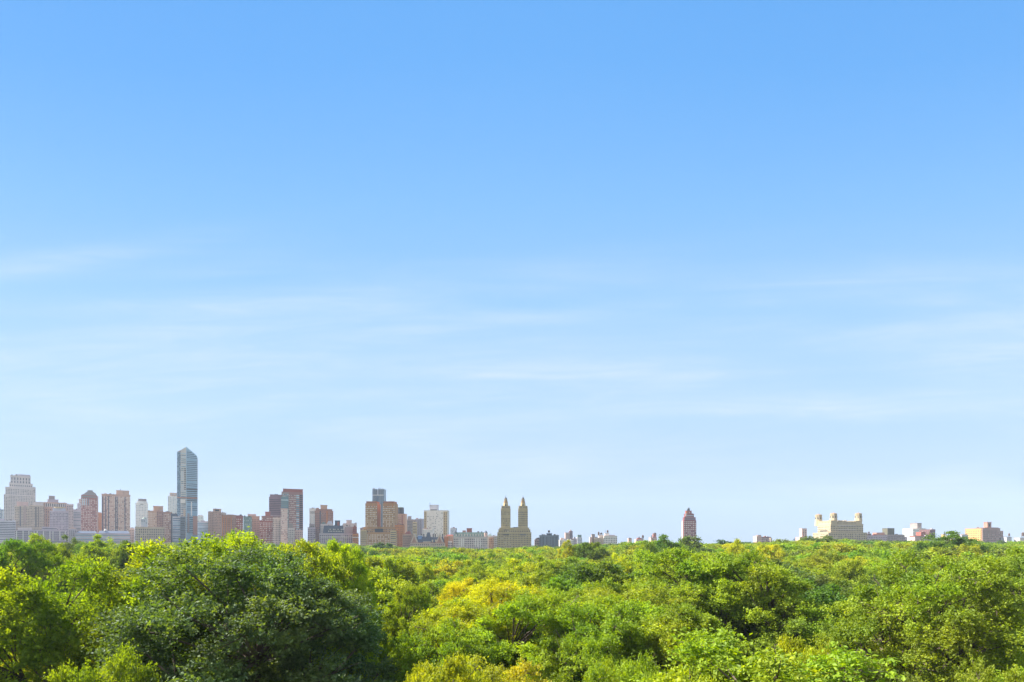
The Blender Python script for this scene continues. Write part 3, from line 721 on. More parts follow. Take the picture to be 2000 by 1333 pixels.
b.blk(264.8, 289, 984, WHITE, d=22, win=G(8, .4, .4, GP, 3.3, 3), cap=1); b.blk(267, 287.5, 980, WHITE, 'upper_storeys', 3, 16, base=984, cap=.8); b.blk(270, 286, 975.5, GREYB, 'penthouse', 5, 12, base=980, cap=.7); b.strip(274, 280, 984.8, 986, GK); b.done()
b = Bld('pale_stone_building', 'long pale stone building with tall windows and a small central turret at left', 'building', 850, 292)
b.blk(264, 322, 1031, YSAND, d=26, cap=1.2, win=G(16, .5, .6, GD, 4.2, 1.5)); b.blk(275.5, 288, 1014, PALEB, 'turret', 5, 12, base=1031, win=G(3, .5, .6, GP)); b.round(281.8, 1011, 1014, 5, GREENR, 'dome', 10, 1.0); b.clutter(292, 320, 1031, 4); b.done()
b = Bld('brick_block', 'brown brick block with a tan rooftop box behind the pale stone building', 'building', 930, 302)
b.blk(289, 306, 999, TAN, d=22, cap=.8, win=G(6, .45, .45, GW)); b.blk(299.5, 318.7, 989.5, TAN, 'penthouse', 8, 14, base=1003, cap=.8); b.blk(306, 319, 998, BROWN, 'wing', -2, 18, win=G(4, .5, .5, GD)); b.blk(319, 337, 1000.5, BROWN, 'wing', 1, 20, cap=.7, win=G(6, .5, .45, GW)); b.clutter(321, 335, 1000, 3); b.done()
b = Bld('pale_tower', 'pale tower with stepped shoulder just left of the tall glass tower', 'tower', 1250, 338)
b.blk(328, 350, 970, WHITE, d=24, cap=.8, win=G(7, .5, .5, GP)); b.blk(331.5, 350, 963.5, BEIGE, 'upper_storeys', 3, 18, win=G(5, .4, .6, GP), cap=.6); b.done()
b = Bld('office_block', 'dark blue block at the left foot of the tall glass tower', 'building', 900, 350)
b.blk(334, 346, 1004.5, DBLUE, d=20, cap=.6, win=('v', 4, .4, GK)); b.blk(337, 357, 1010, PALEB, 'wing', -4, 14, cap=.6, win=('b', 3.3, .55, GB)); b.blk(352, 362, 1009, BLUEG, 'wing', -6, 12, win=('b', 3.3, .5, GK)); b.clutter(338, 356, 1010, 3, 0); b.done()

# --- the tall glass tower with peaked top
b = Bld('glass_tower', 'tall blue glass tower with a peaked top, highest on the skyline', 'tower', 940, 365)
Yt = 940
b.blk(346, 353.2, 884.5, W('glass_tower_frame', '7890a6', rough=.3), 'side_bay', 3, 30, win=G(4, .7, .62, GB, 3.6, 1))
b.gable([(353.0, 1080), (363.6, 1080), (363.6, 873.5), (353.0, 880.5)], W('glass_tower_stone', 'c4beb6', rough=.5), 'stone_bay', 0, 30)
b.gable([(363.8, 1080), (386, 1080), (386, 893), (383.3, 887.5), (363.8, 873.2)], W('glass_tower_face', '8fb2c8', rough=.35), 'glass_bay', -1.5, 33)
b.gable([(346.5, 884.3), (353.1, 884.3), (353.1, 880.8)], GREYB, 'roof_slope', 5, 24)
z = 878.5; k = 0
while z < 1040:
    x1 = 385.6 if z > 894 else 363.8 + (z - 873.5) * 1.30
    if x1 > 366: b.strip(364.4, min(x1, 385.6) - .4, z, z + 2.3, GB if z < 954 or z > 978 else GK, dy=-1.5, part='window_band')
    if z > 884: b.strip(354 if (z < 912 or z > 958) else 353.8, 363 if (z < 912 or z > 958) else 358.5, z, z + 1.7, GP if z < 975 else GB, dy=0, part='window_band')
    if z > 893 and z < 1000:
        mb = b._mb('balcony', PALEB, False); mb.box(ux(384.5, Yt) - b.cx, ux(387, Yt) - b.cx, -2.4, 4, uz(z + 3.2, Yt), uz(z + 2.5, Yt))
    if 913 < z < 958: b.strip(359.5, 363.2, z, z + 2.0, GK, dy=0, part='window', out=.25)
    z += 3.65
b.strip(352.5, 362, 976.5, 983.5, WHITE, dy=0, part='terrace_wall', out=1.2); b.strip(346, 386, 971.5, 974, BROWN, dy=-1.5, part='band_course', out=.5); b.strip(364, 386, 954, 957, DARK, dy=-1.5, part='band_course', out=.4)
b.strip(373, 375, 980, 1008, WHITE, dy=-1.5, part='wall_pier', out=.5); b.strip(377, 386, 1008, 1045, BROWN, dy=-1.5, part='podium', out=2.5); b.strip(358, 362, 996, 1030, YSAND, dy=0, part='wall_pier', out=2); b.strip(366, 370, 1003, 1040, GREYB, dy=-1.5, part='wall_pier', out=2.2); b.done()

b = Bld('office_block', 'very pale little block right behind the foot of the tall glass tower', 'building', 1400, 392)
b.blk(386, 397.5, 1008.5, WHITE, d=20, win=G(4, .4, .5, GP), cap=.6); b.blk(388, 394, 1007, STONE, 'penthouse', 4, 10, base=1009); b.done()
b = Bld('apartment_block', 'low pale lilac block right of the tall glass tower', 'building', 1000, 400)
b.blk(384, 416, 1020, PALEB, d=20, win=('b', 3.3, .4, GP), cap=.6); b.blk(392, 400, 1017, LILAC, 'penthouse', 4, 10, base=1020); b.done()
b = Bld('brick_block', 'tan brick block with a dark louvred rooftop box', 'building', 1000, 424)
b.blk(406.5, 417, 1000.5, TAN, d=20, win=G(3, .3, .4, GD), cap=.6); b.blk(416.3, 432, 995, BEIGE, 'tower', -2, 18, cap=.8, win=G(6, .5, .45, GD, 3.2, 6)); b.strip(420, 428, 995.5, 999, DARK, dy=-2, part='louvre'); b.blk(432, 442, 1002, STONE, 'wing', 2, 16, cap=.5, win=G(3, .4, .4, GD)); b.done()
b = Bld('brick_apartment_building', 'wide low red brown brick apartment building above the yellow treetops', 'building', 870, 454)
b.blk(433, 461, 1007, BROWN, d=24, win=G(10, .4, .5, GD, 3.3, 5), cap=.8)
for x in (434, 438, 442, 446.5, 451): b.strip(x, x + 1.5, 1009, 1060, ORANGE, part='wall_pier', out=.3)
b.blk(461, 475, 1008, RED, 'wing', 1, 20, win=G(4, .42, .42, GW, 3.9, 4), cap=.8); b.blk(443, 457, 1005.5, GREYB, 'penthouse', 8, 10, base=1008); b.clutter(460, 474, 1007.5, 3); b.done()
b = Bld('green_grey_block', 'small greenish grey block with a ribbed top between brick buildings', 'building', 880, 483)
b.blk(475.5, 492, 1010, GREENR, d=20, cap=.8, win=G(6, .4, .6, GP, 3.4, 1.5)); b.clutter(476, 490, 1009.5, 2); b.done()
b = Bld('apartment_block', 'tan block with a wide flat penthouse right of the greenish grey block', 'building', 930, 497)
b.blk(486, 507, 1009, BEIGE, d=20, win=G(7, .4, .4, GD, 3.4, 5), cap=.6); b.blk(484, 500, 1005.5, PINK, 'penthouse', 4, 12, base=1009.5, cap=.7); b.blk(507, 512, 1016, PINK, 'wing', 2, 12, win=G(2, .4, .4, GD)); b.done()
b = Bld('stepped_brick_building', 'small dark red stepped brick building with a raised central block', 'building', 900, 522)
b.blk(507, 537, 1018, RED, d=22, win=G(10, .45, .45, GW), cap=.6); b.blk(511, 533, 1009, DRED, dy=3, d=16, win=G(7, .45, .45, GW), cap=.6); b.blk(518, 528, 1000.5, RED, 'roof_tower', 6, 9, base=1010, cap=.6); b.done()
b = Bld('banded_tower', 'dark mauve brown tower with horizontal bands beside the red topped tower', 'tower', 960, 539)
b.blk(525.5, 554, 971, W('mauve_brick', '7a6068'), d=24, win=('b', 3.5, .38, GD, .4, 4)); b.blk(527.5, 553, 967, W('mauve_brick', '7a6068'), 'upper_storeys', 2, 20, base=971, cap=.6)
b.pole(537.5, 964.5, 967, .5); b.pole(541.5, 964.5, 967, .5); b.blk(536, 543, 965.8, DARK, 'roof_housing', 6, 8, base=967); b.done()
b = Bld('apartment_block', 'pale little block before the foot of the banded mauve tower', 'building', 890, 542)
b.blk(533, 550, 1012, STONE, d=18, win=G(6, .5, .5, GD), cap=.6); b.clutter(534, 549, 1012, 3); b.done()
b = Bld('red_topped_tower', 'wide tower with a solid red brick crown and a grid of white windows', 'tower', 880, 571)
b.blk(550, 592, 961.5, DRED, d=30, win=None); b.blk(553, 591.6, 956, RED, 'crown_block', 1, 26, base=962.5, cap=.6)
b.pattern(('g', 9, .42, .5, GW, 3.6, 2), ux(563, 880) - b.cx, ux(578, 880) - b.cx, uz(1050, 880), uz(964, 880), ('front', 0.0))
b.pattern(('b', 3.6, .66, GP, .1, 2), ux(578.5, 880) - b.cx, ux(584.5, 880) - b.cx, uz(1050, 880), uz(964, 880), ('front', 0.0))
b.pattern(('b', 3.6, .7, GK, .1, 2), ux(585, 880) - b.cx, ux(591.5, 880) - b.cx, uz(1050, 880), uz(964, 880), ('front', 0.0))
b.blk(549, 563.5, 971, GREENR, 'glass_wing', -2, 20, win=('b', 3.4, .62, GP, .2, 1)); b.blk(551.5, 564, 962.5, GREYB, 'glass_wing', -.5, 20, win=G(4, .6, .6, GP)); b.blk(548.5, 562, 994, PINK, 'wing', -4, 18, win=G(6, .5, .5, GW, 3.2), cap=.4); b.done()
b = Bld('ornate_turret_building', 'little pale building with a steep pointed gable below the red topped tower', 'building', 850, 570)
b.blk(563, 576, 1032, STONE, d=12, win=G(4, .5, .5, GD)); b.gable([(563.5, 1032), (573, 1032), (571.5, 1023), (565, 1023)], GREYB, 'mansard_roof', .5, 10); b.blk(578, 592, 1036, PINK, 'wing', 2, 12, win=G(4, .4, .5, GD), cap=.5); b.pole(578.5, 1026, 1036, .3); b.done()
b = Bld('white_slab_tower', 'slim white tower with black louvre lines near its top', 'tower', 1050, 610)
b.blk(604.3, 617, 994, WHITE, d=18, cap=.6)
for z in (999.5, 1001.5, 1003.7): b.strip(605.5, 616, z, z + 1.0, GK, part='louvre')
b.pattern(('v', 4, .25, GP, 14), ux(605, 1050) - b.cx, ux(616, 1050) - b.cx, uz(1060, 1050), uz(994, 1050), ('front', 0.0)); b.done()
b = Bld('art_deco_tower', 'broad brown brick tower with rounded shoulders and a square rooftop block', 'tower', 900, 633)
b.blk(615, 651, 998.5, BROWN, d=28, win=G(15, .45, .45, GD, 3.3, 3), cap=.5); b.blk(617, 649, 995.5, BROWN, dy=2, d=22, win=('v', 9, .35, GK, 2), cap=.7); b.blk(626, 639.2, 987.5, TAN, 'roof_tower', 6, 12, base=996, cap=.7); b.blk(617.5, 623, 992.5, TAN, 'roof_tower', 7, 8, base=996)
b.strip(624.5, 626.5, 998, 1050, DBLUE, part='wall_stripe'); b.strip(637.5, 640, 998, 1050, ORANGE, part='wall_pier', out=.4); b.done()
b = Bld('apartment_block', 'small mauve stepped block at the left foot of the broad brown tower', 'building', 870, 608)
b.blk(601, 616, 1031, LILAC, d=18, win=G(5, .5, .5, GD), cap=.5); b.blk(604, 614, 1025, GREYB, 'upper_storeys', 3, 12, win=G(3, .5, .4, GD), cap=.6); b.clutter(604, 613, 1025, 2); b.done()
b = Bld('greenhouse_roof_block', 'pale block with pitched glass roofs before the broad brown tower', 'building', 870, 638)
b.blk(626, 650, 1024, STONE, d=16, win=G(8, .5, .5, GD)); b.gable([(627, 1024), (637, 1024), (632, 1019)], GREENR, 'pitched_roof', 1, 10); b.gable([(638, 1024), (650, 1024), (648, 1018), (641, 1018)], PALEB, 'pitched_roof', 1, 10); b.done()
b = Bld('mansard_block', 'wide block with a dark mansard roof dotted with white dormers', 'building', 850, 662)
b.blk(624, 700, 1042.5, LILAC, d=26, win=G(20, .5, .6, GD, 3.6), cap=.8); b.blk(631, 672, 1027, DBLUE, 'mansard_roof', 2, 20, base=1042.5, hip=(1.6, 3.0)); b.blk(672, 690, 1029, GREYB, 'mansard_roof', 3, 20, base=1042.5, hip=(1.2, 3))
for r in (1033.5, 1037.2):
    for i in range(10): b.strip(641 + i * 3.1, 642.6 + i * 3.1, r, r + 1.8, GW, dy=1.7 if r > 1035 else 1.9, part='dormer', out=1.4)
b.blk(654, 664.3, 1017.5, DARK, 'roof_tower', 10, 8, base=1030, cap=.5); b.strip(659, 662.5, 1020, 1028, RED, dy=10, part='wall_pier'); b.clutter(640, 688, 1027.5, 6, 8); b.strip(626, 700, 1049, 1050, WHITE, part='band_course', out=.4); b.done()
b = Bld('pale_block', 'hazy pinkish white block peeking over the dark mansard roof', 'building', 1250, 684)
b.blk(670, 697, 1023, PINK, d=18, win=G(7, .4, .4, GP), cap=.5); b.blk(676.5, 687, 1016.5, PINK, 'penthouse', 3, 10, base=1023, cap=.5); b.done()
b = Bld('red_brick_house', 'narrow bright red brick building with bay fronts right of the dark mansard block', 'building', 845, 694)
b.blk(688.5, 700.5, 1043, ORANGE, d=20, win=G(4, .5, .5, GD, 3.5)); b.blk(689, 697, 1030, RED, 'upper_storeys', 2, 14, win=G(3, .4, .5, GD), cap=.5); b.gable([(690, 1030), (696, 1030), (693, 1025.5)], RED, 'gable', 2, 6); b.strip(688.5, 700.5, 1049.5, 1050.6, WHITE, part='band_course', out=.4); b.done()
b = Bld('apartment_block', 'small grey block just left of the brown twin slab towers', 'building', 900, 707)
b.blk(703.5, 712, 1032, GREYB, d=16, win=G(3, .5, .5, GD), cap=.5); b.clutter(704, 711, 1032, 1); b.done()
b = Bld('blue_glass_tower', 'slim blue and white glass tower rising between the brown twin slab towers', 'tower', 1150, 738)
b.blk(727.3, 736.5, 955.5, W('steel_blue_frame', '7a8794', rough=.35), d=20, win=('v', 4, .5, GK, 1)); b.blk(739, 749.8, 955.5, W('steel_blue_frame', '7a8794', rough=.35), d=20, win=('v', 4, .5, GK, 1)); b.blk(736, 739.5, 957, PALEB, 'centre_bay', 1.5, 18, win=('v', 1, .7, GB, 14)); b.pole(739.5, 953, 957, .4); b.strip(728, 749, 967, 968, WHITE, part='band_course', out=.3); b.done()
OCH = W('ochre_brick', 'a67d50')
b = Bld('twin_tower_building', 'brown brick building with two flat topped twin towers and small pale windows', 'building', 850, 742, None)
for (x0, x1) in ((713.5, 736.3), (747.5, 771)):
    b.blk(x0, x1, 983.5, OCH, 'tower', 3, 24, win=G(8, .42, .48, GW, 3.4, 4)); b.blk(x0 + 1.8, x1 - 1.0, 980.2, TERRA, 'tower_top', 4, 20, base=983.8, cap=.5, win=('v', 9, .4, GK, .8))
    for i in range(4): b.strip(x0 + 3 + i * 5.2, x0 + 4 + i * 5.2, 984, 992, ORANGE, dy=3, part='wall_pier', out=.4)
b.blk(736.3, 737.5, 985, ORANGE, 'tower_side', 6, 20)
b.blk(704, 776, 1041, OCH, d=30, win=G(23, .45, .5, GW, 3.4)); b.blk(710, 772, 1030.5, OCH, dy=1.6, d=26, win=G(20, .45, .5, GD, 3.4), cap=.8); b.strip(732, 748, 1033, 1040, GK, dy=1.6, part='louvre'); b.blk(704, 716, 1036, SAND, 'wing', -2, 16, win=('b', 3.4, .35, GD), cap=.5); b.blk(762, 774, 1037, SAND, 'wing', -2, 16, win=('b', 3.4, .35, GD), cap=.5); b.done()
b = Bld('brick_tower_with_tank', 'tan brick tower carrying a big black drum shaped tank', 'tower', 920, 783)
b.blk(774.5, 791, 1004.5, TAN, d=18, win=None, cap=.6); b.round(782.3, 991.8, 1004, 6.6, DARK, 'drum_tank', 9, n=20); b.round(782.3, 990, 991.8, 6.6, GREENR, 'tank_roof', 9, .8, n=20); b.strip(784.5, 787, 1006, 1048, DRED, part='wall_stripe'); b.pole(774.5, 1001, 1012, .4, -.5)
b.pattern(('g', 4, .3, .4, GD, 3.4, 5), ux(775, 920) - b.cx, ux(784, 920) - b.cx, uz(1055, 920), uz(1005, 920), ('front', 0.0)); b.done()
b = Bld('stepped_brick_building', 'low orange brown stepped brick building under the drum tank tower', 'building', 850, 785)
b.blk(771, 786, 1026, ORANGE, d=18, dy=2, win=G(5, .4, .4, GD), cap=.5); b.blk(775, 781, 1023, BROWN, 'roof_tower', 5, 8, base=1026); b.blk(786, 803.5, 1044, TAN, 'wing', 0, 16, win=('b', 3.4, .4, GD), cap=.5); b.gable([(790, 1044), (802, 1044), (799, 1037), (793, 1040)], RED, 'pitched_roof', 2, 8); b.clutter(771, 788, 1026, 2); b.done()
b = Bld('grey_apartment_tower', 'pale grey tower group with a small rooftop box right of the drum tank', 'building', 1080, 808)
b.blk(791.5, 811, 1015.5, GREYB, d=20, win=G(8, .5, .45, GD), cap=.5); b.blk(796.3, 802.3, 1009, GREYB, 'roof_tower', 5, 8, base=1016, cap=.4); b.blk(811, 825, 1014.2, LILAC, 'wing', -2, 20, win=('v', 6, .45, GK, 1.5), cap=.5); b.blk(806, 814, 1020, SAND, 'wing', -5, 14, win=('b', 3.4, .4, GD)); b.done()
b = Bld('tall_apartment_block', 'wide pale apartment tower with a white rooftop block and antenna', 'tower', 950, 851)
b.blk(828, 874, 998, WHITE, d=28, win=None, cap=.8); b.blk(839, 855, 987, PALEB, 'roof_tower', 6, 14, base=998, cap=.5); b.strip(840.5, 853, 995.5, 997.3, GK, dy=6, part='louvre'); b.pole(839.8, 981, 988, .4, 6)
for a, c, gm, wf in ((834, 865, GW, .55),): b.pattern(('g', 14, wf, .5, gm, 3.3, 3), ux(a, 950) - b.cx, ux(c, 950) - b.cx, uz(1052, 950), uz(998, 950), ('front', 0.0))
b.strip(828.2, 833, 999.5, 1045, SAND, part='wall_pier', out=.25); b.strip(866, 873.8, 999.5, 1045, SAND, part='wall_pier', out=.25)
b.pattern(('g', 2, .5, .5, GK, 3.3, 3), ux(828.5, 950) - b.cx, ux(832.7, 950) - b.cx, uz(1052, 950), uz(998, 950), ('front', -.25)); b.pattern(('g', 2, .5, .5, GK, 3.3, 3), ux(866.3, 950) - b.cx, ux(873.5, 950) - b.cx, uz(1052, 950), uz(998, 950), ('front', -.25)); b.done()
b = Bld('apartment_block', 'low white block in front of the wide pale apartment tower', 'building', 900, 836)
b.blk(825, 845, 1033.5, WHITE, d=18, win=G(6, .5, .5, GP), cap=.5); b.clutter(826, 843, 1033, 2); b.done()

# --- the gabled blue roofed mansion
b = Bld('gabled_mansion', 'yellow stone mansion with pointed gables and steep blue slate roofs', 'mansion', 840, 836)
b.blk(801, 868, 1060.5, YSAND, d=26, win=G(18, .45, .55, GD, 4.0, 1.5)); b.strip(801, 868, 1060, 1061.2, BROWN, part='band_course', out=.5)
b.blk(803, 866, 1049.5, SLATE, 'slate_roof', 2.2, 18, base=1060.5, hip=(2.0, 4.5))
for cxp in (809, 858.5): 
    b.gable([(cxp - 7.5, 1060.5), (cxp + 7.5, 1060.5), (cxp, 1043)], YSAND, 'gable', .6, 10); b.gable([(cxp - 4.6, 1059.5), (cxp + 4.6, 1059.5), (cxp, 1048.5)], BROWN, 'gable_panel', .35, 1)
b.blk(829, 842.5, 1040, SLATE, 'pavilion_roof', 1.2, 12, base=1060, hip=(4.2, 4.5)); b.blk(826, 841, 1058, YSAND, 'bay', .2, 6, win=G(4, .5, .5, GD)); b.blk(816, 824, 1046.5, W('blue_copper', '6a86b4'), 'pavilion_roof', 4, 8, base=1054); b.blk(816.2, 823.8, 1045.7, WHITE, 'roof_cap', 4.1, 7.6, base=1046.6)
for x in (822.5, 826.5, 845, 849, 863.5): b.blk(x, x + 2, 1043, DARK, 'chimney', 7, 2, base=1052)
for x in (812.5, 844.5, 851): b.blk(x - 1.4, x + 1.4, 1054.5, YSAND, 'dormer', 1.2, 3, base=1059.5)
b.done()
b = Bld('warm_brick_building', 'low warm orange brown building between the gabled mansion and long grey mansard', 'building', 850, 877)
b.blk(867, 886, 1047, TAN, d=18, dy=4, win=G(6, .4, .4, GD)); b.blk(868, 875, 1050, ORANGE, 'wing', 1, 14, cap=.6); b.blk(875, 883, 1057, STONE, 'wing', 0, 12, win=G(2, .5, .7, GK, 4)); b.blk(872, 885, 1044.5, RED, 'roof', 6, 10, base=1047, hip=(1, 2)); b.done()
b = Bld('apartment_block', 'small bluish grey block behind the left end of the long grey mansard building', 'building', 1000, 885)
b.blk(879.5, 891, 1032.3, PALEB, d=14, win=G(4, .4, .6, GB), cap=.5); b.clutter(880, 890, 1032, 1); b.done()
b = Bld('long_mansard_building', 'long grey stone building with a green grey mansard roof and corner turret', 'building', 845, 919)
b.blk(885.5, 952.5, 1049.5, STONE, d=26, win=G(19, .45, .6, GD, 3.8, 2), cap=.9); b.blk(886.5, 952, 1040, GREENR, 'mansard_roof', 1.2, 20, base=1048.9, hip=(1.4, 3))
for i in range(11): b.blk(890 + i * 5.5, 892 + i * 5.5, 1043.3, STONE, 'dormer', 1.4, 2.2, base=1047.5)
b.round(949, 1041, 1049, 3.4, PINK, 'turret', 3, n=12); b.round(949, 1036.5, 1041, 3.7, SLATE, 'turret_roof', 3, .3, n=12); b.round(889.5, 1037, 1041, 2.6, SLATE, 'turret_roof', 4, .3, n=12)
b.blk(911.3, 921.3, 1032.3, RED, 'roof_tower', 9, 9, base=1041, cap=.4); b.blk(903, 909.5, 1036.2, BROWN, 'chimney', 9, 6, base=1041); b.blk(932, 936, 1038, TANKW, 'chimney', 9, 4, base=1041); b.blk(939, 942, 1038.3, DARK, 'chimney', 9, 4, base=1041)
for x in (896, 900.5, 904.5, 927.5, 932.5, 937): b.strip(x, x + 1.8, 1052, 1068, WHITE, part='wall_pier', out=.3)
b.done()
b = Bld('apartment_block', 'low bluish and tan rooftops left of the spired twin towers', 'building', 900, 962)
b.blk(952, 972, 1047, PALEB, d=16, win=G(7, .5, .5, GD)); b.blk(955, 964, 1050, TAN, 'wing', -3, 10, win=G(3, .5, .5, GD)); b.blk(953, 960, 1044, GREENR, 'roof', 4, 8, base=1047, hip=(1, 2)); b.pole(958.5, 1040.5, 1047, .3); b.done()

GOLD = W('golden_tan_stone', 'ab9a70', band=3.4)
BRONZE = W('bronze_stone', '94744a', scale=.5)
# --- spired twin towers
b = Bld('spired_twin_tower_building', 'sandy stone building crowned by two matching spired towers', 'building', 850, 1004, None)
b.blk(971.3, 1037.8, 1041, GOLD, d=34, win=G(22, .42, .55, GD, 3.5, 1.2), cap=.7); b.blk(973.3, 1036, 1035, GOLD, dy=1.4, d=30, win=G(18, .42, .6, GD, 3.5, 1), cap=.6); b.blk(975.3, 1033.5, 1031.7, GOLD, dy=2.8, d=26, win=G(16, .4, .4, GD, 3.2, .8), cap=.6)
b.blk(1003, 1010, 1030, DARK, 'roof_housing', 8, 8, base=1032); b.clutter(998, 1012, 1031.7, 3, 8)
b.strip(983, 994, 1044, 1046, GK, part='loggia'); b.strip(1016, 1028, 1044, 1046, GK, part='loggia'); b.strip(984, 994, 1035, 1036.2, GK, dy=1.4, part='loggia')
for (x0, x1, nw) in ((978.3, 997.2, 7), (1012, 1031, 8)):
    c = (x0 + x1) / 2
    b.blk(x0, x1, 996, GOLD, 'tower', 6, 17, base=1032.5, cap=.8, win=G(nw, .42, .55, GK, 3.8, 2.5) if x0 > 1000 else G(nw - 1, .30, .5, GD, 3.8, 14))
    if x0 < 1000: b.pattern(G(nw, .36, .5, GD, 3.4, 2.5), ux(x0, 856) - b.cx, ux(x1, 856) - b.cx, uz(1008, 856), uz(996, 856), ('front', 6.08)); b.pattern(G(3, .25, .4, GK, 3.4, 16), ux(c - 3, 856) - b.cx, ux(c + 3, 856) - b.cx, uz(1030, 856), uz(996, 856), ('front', 6.08))
    b.blk(x0 + 2, x1 - 1.6, 989, GOLD, 'tower_stage', 7.5, 13.5, base=995.4, cap=.6, win=G(6, .4, .6, GD, 3, .6))
    for xx in (x0 + 1.2, x1 - 1.2): b.round(xx, 987.8, 995.6, .9, GOLD, 'urn_finial', 7.5, .3, n=8)
    b.round(c, 982.5, 989, 5.6, GOLD, 'temple_stage', 14, 4.6, n=8, ph=.39); b.round(c, 979.5, 984.5, 4.4, BRONZE, 'temple_cornice', 14, 3.6, n=12)
    b.round(c, 974.5, 979.5, 2.6, BRONZE, 'lantern', 14, 2.4, n=12); b.strip(c - 1.2, c + 1.2, 985.5, 988.8, DARK, dy=8.4, part='doorway')
    for k in range(8):
        a = k * .785; me = MB(); yy = 850 + 14; me.frustum(ux(c, yy) - b.cx + 2.6 * math.cos(a), 14 + 2.6 * math.sin(a), uz(979.5, yy), uz(975, yy), .35, .3, 6); link_obj('column', me.mesh('column', GOLD), b.root)
    b.round(c, 971.3, 974.5, 2.6, DARK, 'spire', 14, .7, n=12); b.pole(c, 967.8, 971.4, .35, 14, 'finial')
b.done()
b = Bld('apartment_block', 'small pale pink block with a tank left of the blue grey block', 'building', 870, 1049)
b.blk(1044.5, 1054, 1054, PINK, d=16, win=G(3, .5, .5, GD)); b.blk(1046.5, 1053, 1051.5, PINK, 'penthouse', 3, 8, base=1054); b.tank(1051, 1050.2, 1054, 1.8, 4); b.done()
b = Bld('blue_grey_block', 'dark blue grey block with a water tank on its stepped penthouse', 'building', 850, 1073)
b.blk(1054.5, 1091.5, 1046.5, BLUEG, d=24, win=('+', ('v', 13, .35, GK, 2)), cap=.7); b.blk(1068, 1078, 1042.5, DBLUE, 'penthouse', 5, 10, base=1046.5, cap=.4); b.clutter(1080, 1090, 1046.3, 2); b.clutter(1056, 1066, 1046.3, 2); b.tank(1072.2, 1035.8, 1042.5, 1.9, 8); b.done()
b = Bld('mauve_tower', 'mauve brick tower with a taller round topped right side', 'tower', 1200, 1111)
b.blk(1104.3, 1113, 1041, PINK, d=16, win=G(5, .5, .5, GD), cap=.6); b.blk(1112, 1118.5, 1037.3, W('mauve_brick', '7a6068'), 'stair_tower', 3, 12, win=('v', 3, .3, GK, 2)); b.round(1114.4, 1034.7, 1037.4, 2.3, GREYB, 'dome', 7, .8); b.done()
b = Bld('apartment_block', 'low white building below the mauve tower', 'building', 950, 1108)
b.blk(1093, 1120, 1055, WHITE, d=16, win=G(9, .45, .5, GD), cap=.4); b.blk(1095, 1101, 1051, PINK, 'penthouse', 3, 8, base=1055); b.clutter(1102, 1119, 1055, 4, 4); b.done()
b = Bld('rooftop_house', 'small blue grey rooftop between the mauve tower and greenish box', 'building', 1050, 1123)
b.blk(1119.5, 1127, 1052, LILAC, d=12, win=G(3, .5, .5, GD)); b.blk(1121, 1123.5, 1049, GREYB, 'stair_house', 3, 5, base=1052); b.done()
b = Bld('green_box_building', 'small greenish grey box topped building right of the mauve tower', 'building', 1100, 1132)
b.blk(1127.5, 1137, 1050, PALEB, d=14, win=G(4, .5, .5, GB)); b.blk(1128.3, 1135.7, 1045.3, GREENR, 'penthouse', 2, 9, base=1050, cap=.4); b.done()
b = Bld('white_apartment_building', 'white apartment building with several water tanks along its roof', 'building', 850, 1182)
b.blk(1161, 1180, 1051, YSAND, d=24, dy=2, win=G(6, .4, .4, GD), cap=.4); b.blk(1179.5, 1205.5, 1047.8, WHITE, d=22, win=('+', G(8, .45, .5, GD, 3.4, 2)), sw=G(5, .4, .4, GD), cap=.6); b.blk(1182, 1190, 1042.5, STONE, 'roof_tower', 6, 8, base=1048, cap=.4); b.blk(1190, 1201, 1045.5, LILAC, 'penthouse', 6, 8, base=1048, cap=.4)
b.blk(1170, 1178, 1045, STONE, 'penthouse', 6, 8, base=1051, cap=.3); b.tank(1169.2, 1038.5, 1048, 1.6, 9); b.tank(1174.3, 1040.5, 1045.5, 1.9, 9); b.tank(1186.7, 1035.5, 1042.5, 1.7, 9); b.pole(1182.2, 1035.8, 1048, .4, 9); b.blk(1156, 1162, 1044, GREYB, 'stair_tower', 5, 8, cap=.3); b.blk(1152, 1157, 1049.5, PINK, 'wing', 3, 8); b.done()
b = Bld('rooftop_house', 'tiny pale pink rooftop above the trees left of two tank topped roofs', 'building', 1000, 1231)
b.blk(1227.5, 1234, 1052, PINK, d=10, cap=.4, win=G(2, .4, .4, GD)); b.blk(1229, 1232, 1050.8, TANKW, 'stair_house', 2, 5, base=1052); b.done()
b = Bld('rooftop_house', 'reddish rooftop with two tanks above the trees right of centre', 'building', 900, 1250)
b.blk(1242.5, 1257, 1053.5, PINK, d=14, win=G(5, .5, .5, GD)); b.blk(1245, 1252, 1051, RED, 'penthouse', 3, 6, base=1053.5); b.tank(1248.3, 1048.5, 1051.5, 1.2, 6); b.tank(1255.6, 1045, 1053.5, 1.9, 6); b.done()
b = Bld('rooftop_house', 'pale rooftop with one large dark tank house left of the lone brick tower', 'building', 900, 1277)
b.blk(1271.5, 1283, 1050.5, PINK, d=14, cap=.4, win=G(4, .5, .5, GD)); b.blk(1276, 1282, 1043, DRED, 'tank_house', 4, 6, base=1051); b.round(1279, 1041, 1043, 3.1, TANKW, 'tank_roof', 7, 2.2); b.tank(1273, 1045.5, 1050.5, .9, 6); b.done()

